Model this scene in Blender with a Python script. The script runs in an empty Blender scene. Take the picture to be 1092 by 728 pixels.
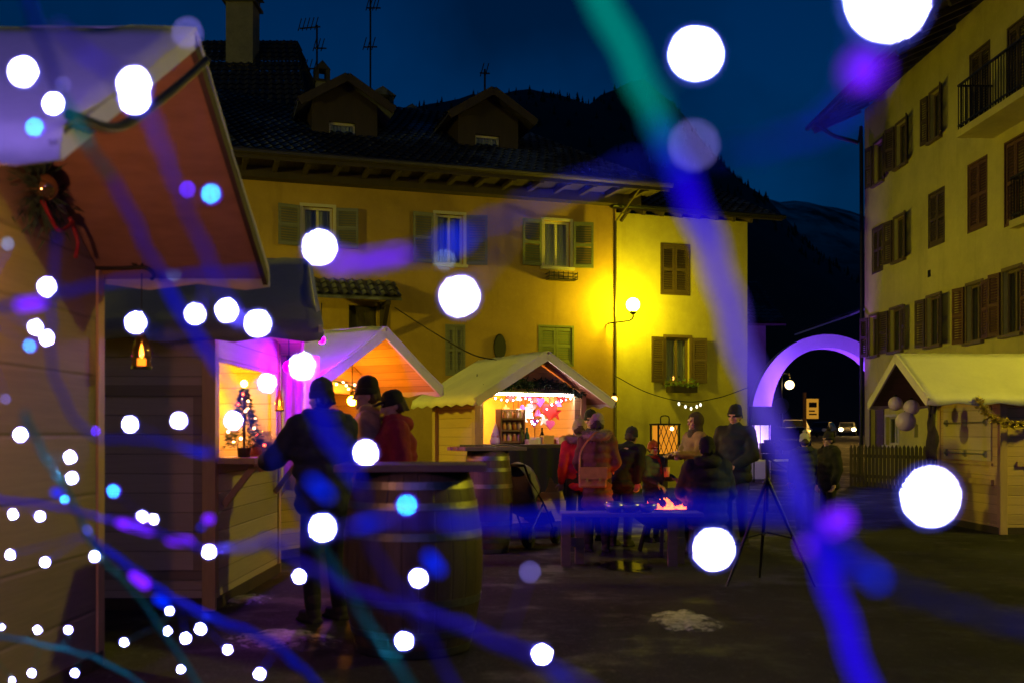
import bpy, bmesh, math, random
from mathutils import Vector, Matrix
random.seed(7)
C = bpy.context.scene.collection
R = math.radians
SC = bpy.context.scene
CAMZ, FPX, CX, HZ = 1.45, 1062.0, 546.0, 462.0      # lens in photo pixels: focal length, centre column, horizon row

# ------------------------------------------------------------------ materials
MATS = {}
def _new(name):
    m = bpy.data.materials.new(name); m.use_nodes = True
    nt = m.node_tree; nt.nodes.clear()
    o = nt.nodes.new('ShaderNodeOutputMaterial'); b = nt.nodes.new('ShaderNodeBsdfPrincipled')
    nt.links.new(b.outputs[0], o.inputs[0]); MATS[name] = m
    return m, nt, b, o
def rgba(c): return (c[0], c[1], c[2], 1.0)
def mul(c, k): return tuple(min(1.0, max(0.0, v*k)) for v in c)
def noisy(nt, scale, detail=4, vec=None, rough=.6):
    n = nt.nodes.new('ShaderNodeTexNoise'); n.inputs['Scale'].default_value = scale
    n.inputs['Detail'].default_value = detail; n.inputs['Roughness'].default_value = rough
    if vec is not None: nt.links.new(vec, n.inputs['Vector'])
    return n.outputs[0]
def coords(nt, scale=None):
    t = nt.nodes.new('ShaderNodeTexCoord'); v = t.outputs['Object']
    if scale:
        mp = nt.nodes.new('ShaderNodeMapping'); mp.inputs['Scale'].default_value = scale
        nt.links.new(v, mp.inputs[0]); v = mp.outputs[0]
    return v
def math_(nt, op, a, b=None, clamp=False):
    n = nt.nodes.new('ShaderNodeMath'); n.operation = op; n.use_clamp = clamp
    for i, v in enumerate((a, b)):
        if v is None: continue
        if isinstance(v, (int, float)): n.inputs[i].default_value = v
        else: nt.links.new(v, n.inputs[i])
    return n.outputs[0]
def mix(nt, fac, a, b):
    n = nt.nodes.new('ShaderNodeMix'); n.data_type = 'RGBA'
    if isinstance(fac, (int, float)): n.inputs[0].default_value = fac
    else: nt.links.new(fac, n.inputs[0])
    for i, v in ((6, a), (7, b)):
        if isinstance(v, tuple): n.inputs[i].default_value = rgba(v)
        else: nt.links.new(v, n.inputs[i])
    return n.outputs[2]
def ramp(nt, fac, lo, hi):
    n = nt.nodes.new('ShaderNodeMapRange'); nt.links.new(fac, n.inputs[0])
    n.inputs[1].default_value = lo; n.inputs[2].default_value = hi
    return n.outputs[0]
def bump(nt, b, h, s, d=.02):
    n = nt.nodes.new('ShaderNodeBump'); n.inputs['Strength'].default_value = s; n.inputs['Distance'].default_value = d
    nt.links.new(h, n.inputs['Height']); nt.links.new(n.outputs[0], b.inputs['Normal'])
def mat(name, col, rough=.75, var=.25, scale=6, bmp=.15, metal=0., stretch=None, spec=None, dirt=None):
    if name in MATS: return MATS[name]
    m, nt, b, o = _new(name); v = coords(nt, stretch)
    n1 = noisy(nt, scale, 5, v); n2 = noisy(nt, scale*7, 3, v)
    f = math_(nt, 'ADD', math_(nt, 'MULTIPLY', n1, .65), math_(nt, 'MULTIPLY', n2, .35))
    c = mix(nt, ramp(nt, f, .3, .7), mul(col, 1-var), mul(col, 1+var))
    if dirt: c = mix(nt, ramp(nt, noisy(nt, scale*.35, 6, v), .52, .72), c, dirt)
    nt.links.new(c, b.inputs['Base Color'])
    b.inputs['Roughness'].default_value = rough; b.inputs['Metallic'].default_value = metal
    if spec is not None: b.inputs['Specular IOR Level'].default_value = spec
    if bmp: bump(nt, b, f, bmp)
    return m
def planks(name, col, axis=2, width=.14, rough=.7, var=.25, gap=.35):
    if name in MATS: return MATS[name]
    m, nt, b, o = _new(name); v = coords(nt)
    s = nt.nodes.new('ShaderNodeSeparateXYZ'); nt.links.new(v, s.inputs[0])
    q = math_(nt, 'DIVIDE', s.outputs[axis], width)
    fr = math_(nt, 'FRACT', q); fl = math_(nt, 'FLOOR', q)
    wn = nt.nodes.new('ShaderNodeTexWhiteNoise'); wn.noise_dimensions = '1D'; nt.links.new(fl, wn.inputs['W'])
    st = [1.2, 1.2, 1.2]; st[axis] = 22
    n1 = noisy(nt, 2.2, 5, coords(nt, tuple(st)))
    f = math_(nt, 'ADD', math_(nt, 'MULTIPLY', n1, .6), math_(nt, 'MULTIPLY', wn.outputs[0], .4))
    c = mix(nt, ramp(nt, f, .25, .75), mul(col, 1-var), mul(col, 1+var))
    e = math_(nt, 'MINIMUM', fr, math_(nt, 'SUBTRACT', 1., fr))
    g = ramp(nt, e, .0, .05)
    c = mix(nt, g, mul(col, gap), c)
    nt.links.new(c, b.inputs['Base Color']); b.inputs['Roughness'].default_value = rough
    bump(nt, b, math_(nt, 'ADD', g, math_(nt, 'MULTIPLY', n1, .3)), .5, .01)
    return m
def plaster(name, col):
    m, nt, b, o = _new(name); v = coords(nt)
    n1 = noisy(nt, .45, 8, v, .7); n2 = noisy(nt, 9, 5, v); n3 = noisy(nt, 1.6, 6, coords(nt, (1,1,.12)), .65); n4 = noisy(nt, 45, 3, v)
    c = mix(nt, ramp(nt, n1, .35, .68), mul(col, .74), mul(col, 1.1))
    c = mix(nt, math_(nt, 'MULTIPLY', ramp(nt, n3, .54, .72), .45), c, (col[0]*.5, col[1]*.5, col[2]*.55))
    c = mix(nt, math_(nt, 'MULTIPLY', ramp(nt, n2, .58, .75), .3), c, mul(col, 1.25))
    s = nt.nodes.new('ShaderNodeSeparateXYZ'); nt.links.new(v, s.inputs[0])
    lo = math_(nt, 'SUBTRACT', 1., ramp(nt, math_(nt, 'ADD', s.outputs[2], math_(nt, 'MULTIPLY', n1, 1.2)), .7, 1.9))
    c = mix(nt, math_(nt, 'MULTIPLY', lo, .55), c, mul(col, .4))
    nt.links.new(c, b.inputs['Base Color']); b.inputs['Roughness'].default_value = .92; b.inputs['Specular IOR Level'].default_value = .2
    bump(nt, b, math_(nt, 'ADD', math_(nt, 'MULTIPLY', n4, .5), n2), .35, .02); return m
def glow(name, col, s):
    if name in MATS: return MATS[name]
    m = bpy.data.materials.new(name); m.use_nodes = True; nt = m.node_tree; nt.nodes.clear()
    o = nt.nodes.new('ShaderNodeOutputMaterial'); e = nt.nodes.new('ShaderNodeEmission')
    e.inputs[0].default_value = rgba(col); e.inputs[1].default_value = s
    nt.links.new(e.outputs[0], o.inputs[0]); MATS[name] = m
    return m
def glassy(name, tint=(.9, .95, 1), gl=.2, rough=.05):
    if name in MATS: return MATS[name]
    m = bpy.data.materials.new(name); m.use_nodes = True; nt = m.node_tree; nt.nodes.clear()
    o = nt.nodes.new('ShaderNodeOutputMaterial'); t = nt.nodes.new('ShaderNodeBsdfTransparent'); g = nt.nodes.new('ShaderNodeBsdfGlossy')
    t.inputs[0].default_value = rgba(tint); g.inputs['Roughness'].default_value = rough
    x = nt.nodes.new('ShaderNodeMixShader'); x.inputs[0].default_value = gl
    nt.links.new(t.outputs[0], x.inputs[1]); nt.links.new(g.outputs[0], x.inputs[2]); nt.links.new(x.outputs[0], o.inputs[0])
    MATS[name] = m
    return m
def cloth(name, col, sheen=.2, scale=14, trans=0.):
    if name in MATS: return MATS[name]
    m = mat(name, col, .85, .3, scale, .25)
    return m

# ------------------------------------------------------------------ mesh builder
class MB:
    def __init__(s, M=None): s.v = []; s.f = []; s.mi = []; s.M = M; s.k = 0
    def add(s, vs, fs):
        n = len(s.v)
        for p in vs:
            p = Vector(p)
            if s.M is not None: p = s.M @ p
            s.v.append(p)
        for f in fs: s.f.append([i+n for i in f]); s.mi.append(s.k)
        return s
    def box(s, a, b):
        x0, y0, z0 = [min(p, q) for p, q in zip(a, b)]; x1, y1, z1 = [max(p, q) for p, q in zip(a, b)]
        return s.add([(x0,y0,z0),(x1,y0,z0),(x1,y1,z0),(x0,y1,z0),(x0,y0,z1),(x1,y0,z1),(x1,y1,z1),(x0,y1,z1)],
                     [(0,3,2,1),(4,5,6,7),(0,1,5,4),(1,2,6,5),(2,3,7,6),(3,0,4,7)])
    def bar(s, p, q, w, h=None, up=(0,0,1)):
        p, q = Vector(p), Vector(q); h = h or w; d = (q-p).normalized(); u = Vector(up)
        if abs(d.dot(u)) > .98: u = Vector((1,0,0))
        a = d.cross(u).normalized()*w/2; b = a.cross(d).normalized()*h/2
        vs = [p-a-b,p+a-b,p+a+b,p-a+b,q-a-b,q+a-b,q+a+b,q-a+b]
        return s.add(vs, [(0,1,2,3),(7,6,5,4),(0,4,5,1),(1,5,6,2),(2,6,7,3),(3,7,4,0)])
    def extr(s, poly, d):                       # polygon of 3-D points pushed along d
        n = len(poly); d = Vector(d); a = [Vector(p) for p in poly]
        return s.add(a+[p+d for p in a], [tuple(range(n))[::-1], tuple(range(n, 2*n))]+[(i,(i+1)%n,(i+1)%n+n,i+n) for i in range(n)])
    def tube(s, pts, r, n=8, cap=True):
        pts = [Vector(p) for p in pts]; m = len(pts); rr = r if isinstance(r, (list, tuple)) else [r]*m
        vs = []; ref = Vector((.13,.31,.94))
        for i, p in enumerate(pts):
            d = (pts[min(i+1,m-1)]-pts[max(i-1,0)])
            d = d.normalized() if d.length > 1e-9 else Vector((0,0,1))
            a = d.cross(ref)
            if a.length < .05: a = d.cross(Vector((1,0,0)))
            a.normalize(); b = d.cross(a); 
            for k in range(n):
                t = 2*math.pi*k/n; vs.append(p+(a*math.cos(t)+b*math.sin(t))*rr[i])
        fs = [(i*n+k, i*n+(k+1)%n, (i+1)*n+(k+1)%n, (i+1)*n+k) for i in range(m-1) for k in range(n)]
        if cap: fs += [tuple(range(n))[::-1], tuple(range((m-1)*n, m*n))]
        return s.add(vs, fs)
    def lathe(s, prof, n=20, c=(0,0,0), ax=None):
        vs = []; m = len(prof)
        for r, z in prof:
            for k in range(n):
                t = 2*math.pi*k/n; vs.append((c[0]+r*math.cos(t), c[1]+r*math.sin(t), c[2]+z))
        fs = [(i*n+k, i*n+(k+1)%n, (i+1)*n+(k+1)%n, (i+1)*n+k) for i in range(m-1) for k in range(n)]
        fs += [tuple(range(n))[::-1], tuple(range((m-1)*n, m*n))]
        return s.add(vs, fs)
    def ball(s, c, r, n=12, m=8):
        r = r if isinstance(r, (list, tuple)) else (r, r, r); c = Vector(c)
        vs = [c+Vector((0,0,-r[2]))]
        for i in range(1, m):
            a = -math.pi/2+math.pi*i/m
            for k in range(n):
                t = 2*math.pi*k/n; vs.append(c+Vector((r[0]*math.cos(a)*math.cos(t), r[1]*math.cos(a)*math.sin(t), r[2]*math.sin(a))))
        vs.append(c+Vector((0,0,r[2]))); L = len(vs)-1
        fs = [(0, 1+(k+1)%n, 1+k) for k in range(n)]
        fs += [(1+i*n+k, 1+i*n+(k+1)%n, 1+(i+1)*n+(k+1)%n, 1+(i+1)*n+k) for i in range(m-2) for k in range(n)]
        fs += [(1+(m-2)*n+k, 1+(m-2)*n+(k+1)%n, L) for k in range(n)]
        return s.add(vs, fs)
    def cap(s, p, q, r0, r1, n=10):             # tapered capsule
        p, q = Vector(p), Vector(q); s.ball(p, r0, n, 8); s.ball(q, r1, n, 8)
        if (q-p).length > 1e-6: s.tube([p, q], [r0, r1], n)
        return s
    def mesh(s, name, mats, smooth=False):
        me = bpy.data.meshes.new(name); me.from_pydata([tuple(p) for p in s.v], [], s.f)
        for m in (mats if isinstance(mats, (list, tuple)) else [mats]): me.materials.append(m)
        for p, k in zip(me.polygons, s.mi): p.material_index = k
        if smooth:
            for p in me.polygons: p.use_smooth = True
        me.update()
        return me
    def build(s, name, mats, parent=None, smooth=False, bevel=0, loc=None, rot=None, label=None):
        o = bpy.data.objects.new(name, s.mesh(name, mats, smooth)); C.objects.link(o)
        if parent is not None: o.parent = parent
        if loc is not None: o.location = loc
        if rot is not None: o.rotation_euler = rot
        if bevel:
            b = o.modifiers.new('bevel', 'BEVEL'); b.width = bevel; b.segments = 2; b.limit_method = 'ANGLE'
        if label: o['label'] = label
        return o
def bx(name, m, a, b, parent=None, bevel=0): return MB().box(a, b).build(name, m, parent, bevel=bevel)
def tag(o, label, cat, group=None):
    o['label'] = label; o['category'] = cat
    if group: o['group'] = group
    return o
def thing(name, label, cat, loc=(0,0,0), rz=0., group=None):
    o = bpy.data.objects.new(name, None); o.empty_display_size = .1; C.objects.link(o)
    o.location = loc; o.rotation_euler = (0, 0, rz)
    return tag(o, label, cat, group)
def structure(o): o['kind'] = 'structure'; return o
def kids(o): return [c for c in list(C.objects) if c.parent is o]
def dup(o, loc=None, rz=None, label=None, parent=None):
    c = o.copy(); C.objects.link(c)
    if loc is not None: c.location = loc
    if rz is not None: c.rotation_euler = (0, 0, rz)
    if label: c['label'] = label
    if parent is not None: c.parent = parent
    for ch in kids(o): dup(ch, parent=c)
    return c
def P(px, py, d): return Vector(((px-CX)/FPX*d, d, CAMZ+(HZ-py)/FPX*d))
def GX(px, d): return (px-CX)/FPX*d
class Frame:                                     # a wall plane: where a sight line meets it
    def __init__(s, ox, oy, ang): s.ox, s.oy, s.a = ox, oy, ang; s.c, s.s = math.cos(ang), math.sin(ang)
    def at(s, px, py, yo=0.):
        u = (px-CX)/FPX; t = (yo-s.s*s.ox+s.c*s.oy)/(-s.s*u+s.c)
        X, Y = t*u-s.ox, t-s.oy
        return s.c*X+s.s*Y, CAMZ+(HZ-py)/FPX*t
def catmull(pts, n=8):
    pts = [Vector(p) for p in pts]; q = [pts[0]*2-pts[1]]+pts+[pts[-1]*2-pts[-2]]; out = []
    for i in range(1, len(q)-2):
        for k in range(n):
            t = k/n; a, b, c, d = q[i-1:i+3]
            out.append(.5*((2*b)+(c-a)*t+(2*a-5*b+4*c-d)*t*t+(3*b-a-3*c+d)*t**3))
    out.append(pts[-1]); return out

# ------------------------------------------------------------------ palette
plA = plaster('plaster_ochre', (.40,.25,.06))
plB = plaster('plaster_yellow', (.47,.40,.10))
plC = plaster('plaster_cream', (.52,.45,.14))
darkwood = planks('dark_timber', (.035,.022,.014), 0, .16)
plainwood = mat('aged_timber', (.035,.021,.013), .75, .35, 5, .2, stretch=(1,1,.15))
board = planks('pine_boards', (.46,.30,.14), 2, .14, .65, .14, .55)
boardg = planks('pale_boards', (.22,.165,.125), 2, .16, .65, .12, .6)
liningw = planks('lining_boards', (.34,.17,.09), 0, .15, .65, .15, .6)
postw = mat('post_timber', (.42,.27,.12), .65, .2, 5, .15, stretch=(1,1,.15))
tarp = mat('canvas_tarp', (.62,.58,.47), .6, .08, 2.5, .25, dirt=(.5,.47,.4))
shut = planks('shutter_grey', (.15,.145,.12), 2, .05, .7, .12)
shutg = planks('shutter_olive', (.13,.14,.06), 2, .05, .7, .12)
shutb = planks('shutter_brown', (.075,.045,.02), 2, .055, .7, .15)
shutr = planks('shutter_red_brown', (.09,.03,.018), 2, .055, .7, .15)
framew = mat('window_frame_paint', (.5,.44,.3), .5, .08, 4, .05)
curt = mat('curtain_fabric', (.45,.43,.38), .9, .1, 6, .1)
glassm = glassy('window_glass', (.85,.88,.9), .035, .2)
roomd = mat('room_dark', (.02,.018,.016), .9, .2, 3, 0)
iron = mat('black_iron', (.015,.015,.016), .45, .2, 10, .1, metal=.6)
steel = mat('steel', (.45,.46,.48), .32, .15, 8, .05, metal=1)
SKYT, SKYS = (.02,1.55,1.4,1.), .06; OVERHEAD_FILL = 1300
# ------------------------------------------------------------------ ground, hills
def gz(y): return 0. if y < 37 else (.036*(y-37) if y < 62 else min(1.22, .9+.0075*(y-62)))
def asphalt():
    m, nt, b, o = _new('asphalt'); v = coords(nt)
    n1 = noisy(nt, .35, 6, v); n2 = noisy(nt, 60, 3, v); n3 = noisy(nt, 1.3, 5, v)
    c = mix(nt, ramp(nt, n2, .3, .7), (.020,.020,.023), (.043,.042,.047))
    c = mix(nt, ramp(nt, n1, .45, .62), c, (.014,.0135,.014)); n5 = noisy(nt, 14, 6, v, .7); c = mix(nt, math_(nt,'MULTIPLY',ramp(nt, n5, .56, .70),.55), c, (.10,.098,.10)); n6 = noisy(nt, 150, 2, v); c = mix(nt, ramp(nt, n6, .62, .72), c, (.13,.125,.12))
    wet = ramp(nt, n3, .5, .62)
    nt.links.new(c, b.inputs['Base Color'])
    nt.links.new(math_(nt, 'SUBTRACT', .85, math_(nt, 'MULTIPLY', wet, .35)), b.inputs['Roughness'])
    b.inputs['Specular IOR Level'].default_value = .05; bump(nt, b, n2, .5, .01); return m
asph = asphalt()
xs = [-900,-300,-80,-30]+list(range(-20, 31, 2))+[40,80,300,900]
ys = [-60,-20,-8]+list(range(-4, 38, 2))+[40,45,50,56,62,70,80,90,100,110,115,130,200,400,900]
g = MB(); g.add([(x, y, gz(y)+(.006*math.sin(x*1.3+y*.7) if abs(x) < 25 and -4 < y < 37 else 0)) for y in ys for x in xs],
    [(j*len(xs)+i, j*len(xs)+i+1, (j+1)*len(xs)+i+1, (j+1)*len(xs)+i) for j in range(len(ys)-1) for i in range(len(xs)-1)])
structure(g.build('ground', asph, smooth=True))

snowm = mat('trodden_snow', (.40,.40,.41), .6, .3, 5, .6, dirt=(.07,.065,.06))
def snow_mat(seed, w, h):
    m, nt, b, o = _new('trodden_snow_%d' % seed); t = nt.nodes.new('ShaderNodeTexCoord'); v = t.outputs['Object']
    mp = nt.nodes.new('ShaderNodeMapping'); mp.inputs['Scale'].default_value = (2/w, 2/h, 0); nt.links.new(v, mp.inputs[0])
    ln = nt.nodes.new('ShaderNodeVectorMath'); ln.operation = 'LENGTH'; nt.links.new(mp.outputs[0], ln.inputs[0])
    ms = nt.nodes.new('ShaderNodeMapping'); ms.inputs['Location'].default_value = (seed*3.1, seed, 0); nt.links.new(v, ms.inputs[0])
    n1 = noisy(nt, 5, 10, ms.outputs[0], .78); n2 = noisy(nt, 22, 5, ms.outputs[0])
    f = math_(nt, 'SUBTRACT', math_(nt, 'ADD', math_(nt, 'MULTIPLY', n1, 1.9), math_(nt, 'MULTIPLY', n2, .5)), math_(nt, 'MULTIPLY', ln.outputs['Value'], .75))
    a = ramp(nt, f, .40, .92); d = ramp(nt, math_(nt, 'ADD', math_(nt, 'MULTIPLY', n2, .6), math_(nt, 'MULTIPLY', n1, .5)), .4, .72)
    nt.links.new(mix(nt, d, (.08,.075,.07), (.42,.42,.43)), b.inputs['Base Color']); b.inputs['Roughness'].default_value = .55
    nt.links.new(a, b.inputs['Alpha']); bump(nt, b, n2, .6, .02); return m
def snow(px, py, w, h, seed, label):
    rnd = random.Random(seed); d = CAMZ*FPX/(py-HZ); x = GX(px, d)
    n = 40; ph = [rnd.uniform(0, 6.28) for _ in range(5)]
    def rad(t): return .8+.13*math.sin(2*t+ph[0])+.10*math.sin(3*t+ph[1])+.06*math.sin(5*t+ph[2])+.05*math.sin(9*t+ph[3])+.04*math.sin(17*t+ph[4])
    vs = [(0,0,.028)]; fs = []
    for k in range(n):
        t = 2*math.pi*k/n; r = rad(t)
        vs.append((w/2*r*.6*math.cos(t), h/2*r*.6*math.sin(t), .022+.006*math.sin(7*t)))
    for k in range(n):
        t = 2*math.pi*k/n; r = rad(t); vs.append((w/2*r*math.cos(t), h/2*r*math.sin(t), -.008))
    for k in range(n):
        j = (k+1)%n; fs += [(0,1+k,1+j),(1+k,1+n+k,1+n+j,1+j)]
    vs = [(p[0]*1.25, p[1]*1.25, p[2]) for p in vs]
    o = MB().add(vs, fs).build('snow_patch', snow_mat(seed, w, h), smooth=True, loc=(x, d, .004)); tag(o, label, 'snow patch')
snow(730, 662, .55, 1.15, 3, 'largest pale trampled snow patch on the open asphalt')
def puddle(px, py, w, h, seed, label):
    d = CAMZ*FPX/(py-HZ); n = 32; rr = random.Random(seed); ph = [rr.uniform(0,6) for _ in range(4)]
    vs = [(0,0,0)]+[(w/2*(1+.25*math.sin(2*t+ph[0])+.15*math.sin(3*t+ph[1])+.1*math.sin(7*t+ph[2]))*math.cos(t), h/2*(1+.25*math.sin(2*t+ph[3])+.12*math.sin(5*t+ph[1]))*math.sin(t), 0) for t in [6.2832*i/n for i in range(n)]]
    m, nt, b, o_ = _new('puddle_water_%d' % seed); v = coords(nt); b.inputs['Base Color'].default_value = (.012,.012,.013,1); b.inputs['Roughness'].default_value = .10
    n1 = noisy(nt, 9, 4, v); bump(nt, b, n1, .25, .012); mp = nt.nodes.new('ShaderNodeMapping'); mp.inputs['Scale'].default_value = (2/w, 2/h, 0); nt.links.new(v, mp.inputs[0])
    ln = nt.nodes.new('ShaderNodeVectorMath'); ln.operation = 'LENGTH'; nt.links.new(mp.outputs[0], ln.inputs[0])
    nt.links.new(ramp(nt, math_(nt, 'SUBTRACT', math_(nt, 'MULTIPLY', noisy(nt, 5, 7, v, .7), 2.), math_(nt, 'MULTIPLY', ln.outputs['Value'], .8)), .42, .56), b.inputs['Alpha'])
    o = MB().add(vs, [(0,i,i%n+1) for i in range(1,n+1)]).build('puddle', m, loc=(GX(px,d),d,.0125)); tag(o, label, 'puddle')
puddle(665, 604, .75, 1.5, 5, 'small icy puddle mirroring the yellow lamp in front of the low plank table')
snow(300, 682, .9, .8, 11, 'broad dirty snow patch between the barrel and the near stall')
snow(250, 640, .7, .6, 14, 'small snow strip under the counter of the violet-lit stall')

rock = mat('mountain_rock', (.018,.022,.026), .95, .4, .03, 0)
def mountain_mat():
    m, nt, b, o = _new('mountain_forest_snow'); v = coords(nt)
    n = noisy(nt, .02, 7, v); n2 = noisy(nt, .09, 4, v)
    s = nt.nodes.new('ShaderNodeSeparateXYZ'); nt.links.new(v, s.inputs[0])
    h = ramp(nt, s.outputs[2], 90, 220)
    f = math_(nt, 'MULTIPLY', ramp(nt, math_(nt, 'ADD', n, math_(nt, 'MULTIPLY', n2, .35)), .50, .72), h)
    nt.links.new(mix(nt, f, (.010,.016,.014), (.62,.64,.68)), b.inputs['Base Color']); b.inputs['Roughness'].default_value = .95
    return m
mtm = mountain_mat()
from mathutils import noise
def ridge(name, prof, d0, depth, mt, rough, seed, base=-5):
    """prof: ridge line seen along the valley, as (px, py) -> heights at distance d0; falls away both sides"""
    n = 90; x0, x1 = prof[0][0], prof[-1][0]; vs = []; rows = 14; fs = []
    for j in range(rows):
        t = j/(rows-1)*2-1                       # -1 front foot, 0 crest, 1 back foot
        for i in range(n):
            px = x0+(x1-x0)*i/(n-1)
            for (a, b), (c, e) in zip(prof, prof[1:]):
                if a <= px <= c: py = b+(e-b)*(px-a)/(c-a); break
            z = CAMZ+(HZ-py)/FPX*d0
            X = GX(px, d0); Y = d0+t*depth
            nz = noise.fractal(Vector((X*.012*rough, Y*.012*rough, seed)), 1., 2., 5)
            k = (1-abs(t))**.8
            vs.append((X, Y, base+(z-base)*k+nz*z*.06*(.3+k)+noise.noise(Vector((X*.09*rough, Y*.09*rough, seed)))*z*.012))
    for j in range(rows-1):
        for i in range(n-1): fs.append((j*n+i, j*n+i+1, (j+1)*n+i+1, (j+1)*n+i))
    return structure(MB().add(vs, fs).build(name, mt, smooth=True))
hill = ridge('hill', [(-400,120),(100,110),(440,106),(520,94),(560,83),(600,80),(650,78),(680,84),(720,112),(760,165),(800,205),(850,255),(900,330)], 260, 130, rock, 3., 3)
ridge('mountain', [(500,150),(680,172),(740,180),(800,194),(850,204),(885,218),(922,240),(960,262),(1010,290),(1060,330),(1300,400),(1800,440)], 900, 420, mtm, 1., 9)

# conifers on the hill crest: one mass of forest
fm = mat('conifer_needles', (.010,.018,.012), .95, .4, .8, 0)
rnd = random.Random(4); fo = MB()
crest = [(460,104),(520,96),(560,86),(600,83),(650,81),(680,87),(720,114),(760,167),(800,207),(850,258),(895,325)]
hv = hill.data.vertices; hp_ = [p for p in hill.data.polygons if 0 <= p.index < 89*8]
for i in range(2600):
    f = hp_[rnd.randrange(89*3, len(hp_))] if i%3 else hp_[rnd.randrange(89*5, 89*8)]
    va = [hv[k].co for k in f.vertices]; s_, t_ = rnd.random(), rnd.random(); c_ = va[0].lerp(va[1], s_).lerp(va[3].lerp(va[2], s_), t_)
    X, dd, z = c_.x, c_.y, c_.z-.5; h = rnd.choice((1,1,1,1.3))*rnd.uniform(.9, 2.1); r = h*rnd.uniform(.2, .34)
    for q in range(4):
        zz = z+h*(.05+.22*q); r0 = r*(1-.22*q); n = 7; ph = rnd.random()*6
        vs = [(X+r0*rnd.uniform(.7,1.15)*math.cos(ph+6.283*t/n), dd+r0*math.sin(ph+6.283*t/n), zz+rnd.uniform(-.3,.2)) for t in range(n)]+[(X, dd, zz+h*.36)]
        fo.add(vs, [(t, (t+1)%n, n) for t in range(n)])
fob = fo.build('forest', fm); fob['kind'] = 'stuff'

# ------------------------------------------------------------------ facade helpers (local: x along the wall, -y out of it)
def wall_holes(x0, x1, z0, z1, holes, thick=.25, th2=None):
    X = sorted({x0, x1, *[h[0] for h in holes], *[h[1] for h in holes]}); Z = sorted({z0, z1, *[h[2] for h in holes], *[h[3] for h in holes]})
    m = MB()
    for a, b in zip(X, X[1:]):
        for c, d in zip(Z, Z[1:]):
            mx, mz = (a+b)/2, (c+d)/2
            if any(h[0] < mx < h[1] and h[2] < mz < h[3] for h in holes): continue
            m.add([(a,0,c),(b,0,c),(b,0,d),(a,0,d)], [(0,1,2,3)])
    for a, b, c, d in holes:
        t = thick
        m.add([(a,0,c),(b,0,c),(b,0,d),(a,0,d),(a,t,c),(b,t,c),(b,t,d),(a,t,d)], [(0,4,5,1),(1,5,6,2),(2,6,7,3),(3,7,4,0)])
    return m
def window(root, x0, x1, z0, z1, sm, fm_=framew, open_=True, shw=None, sill=True, curtain=True, mull=True, depth=.12, closed=False, both=True, ajar=10):
    """window set in an opening x0..x1, z0..z1 of the wall plane y=0"""
    if closed:
        w = MB()
        w.box((x0-.05,-.012,z0-.05),(x0,.05,z1+.05)).box((x1,-.012,z0-.05),(x1+.05,.05,z1+.05)).box((x0,-.012,z1),(x1,.05,z1+.05)).box((x0,-.03,z0-.05),(x1,.05,z0))
        f = w.build('window', sm, root)
        mid = (x0+x1)/2
        for a, b in ((x0+.004, mid-.006), (mid+.006, x1-.004)): shutter(f, a, b, z0+.004, z1-.004, sm, .012)
        return f
    fw = .06; y = depth; w = MB()
    w.box((x0+.003,y-.03,z0+.003),(x0+fw,y+.03,z1-.003)).box((x1-fw,y-.03,z0+.003),(x1-.003,y+.03,z1-.003))
    w.box((x0+fw,y-.03,z0+.003),(x1-fw,y+.03,z0+fw)).box((x0+fw,y-.03,z1-fw),(x1-fw,y+.03,z1-.003))
    if mull: w.box(((x0+x1)/2-.03,y-.026,z0+fw),((x0+x1)/2+.03,y+.026,z1-fw))
    f = w.build('window', fm_, root)
    s = MB(); e = .075                             # painted surround, proud of the wall
    s.box((x0-e,-.022,z0),(x0-.001,.02,z1+e)).box((x1+.001,-.022,z0),(x1+e,.02,z1+e)).box((x0-.001,-.022,z1+.001),(x1+.001,.02,z1+e))
    s.build('surround', fm_, f)
    if sill: bx('sill', fm_, (x0-.1,-.09,z0-.07), (x1+.1,.1,z0-.001), f)
    bx('pane', glassm, (x0+fw,y-.004,z0+fw), (x1-fw,y+.004,z1-fw), f)
    if curtain:
        n = 40; vs = []
        for i in range(n+1):
            xx = x0+.03+(x1-x0-.06)*i/n; yy = y+.14+.022*math.sin(i*1.35)+.01*math.sin(i*3.1)
            vs += [(xx,yy,z0+.03),(xx,yy,z1-.04)]
        MB().add(vs, [(2*i,2*i+2,2*i+3,2*i+1) for i in range(n)]).build('curtain', curt, f, smooth=True)
    MB().box((x0-.02,y+.5,z0-.02),(x1+.02,y+.52,z1+.02)).build('room', roomd, f)
    if shw is None: shw = (x1-x0)*.5
    if open_:
        for sgn in ((-1, 1) if both else (1,)):
            xe = x0-.08 if sgn < 0 else x1+.08
            a = R(ajar*RS.uniform(.4, 1.7))
            shutter(f, 0, shw, z0, z1, sm, .0, hinge=(xe, -.03, sgn, a))
    return f
RS = random.Random(77)
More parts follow.
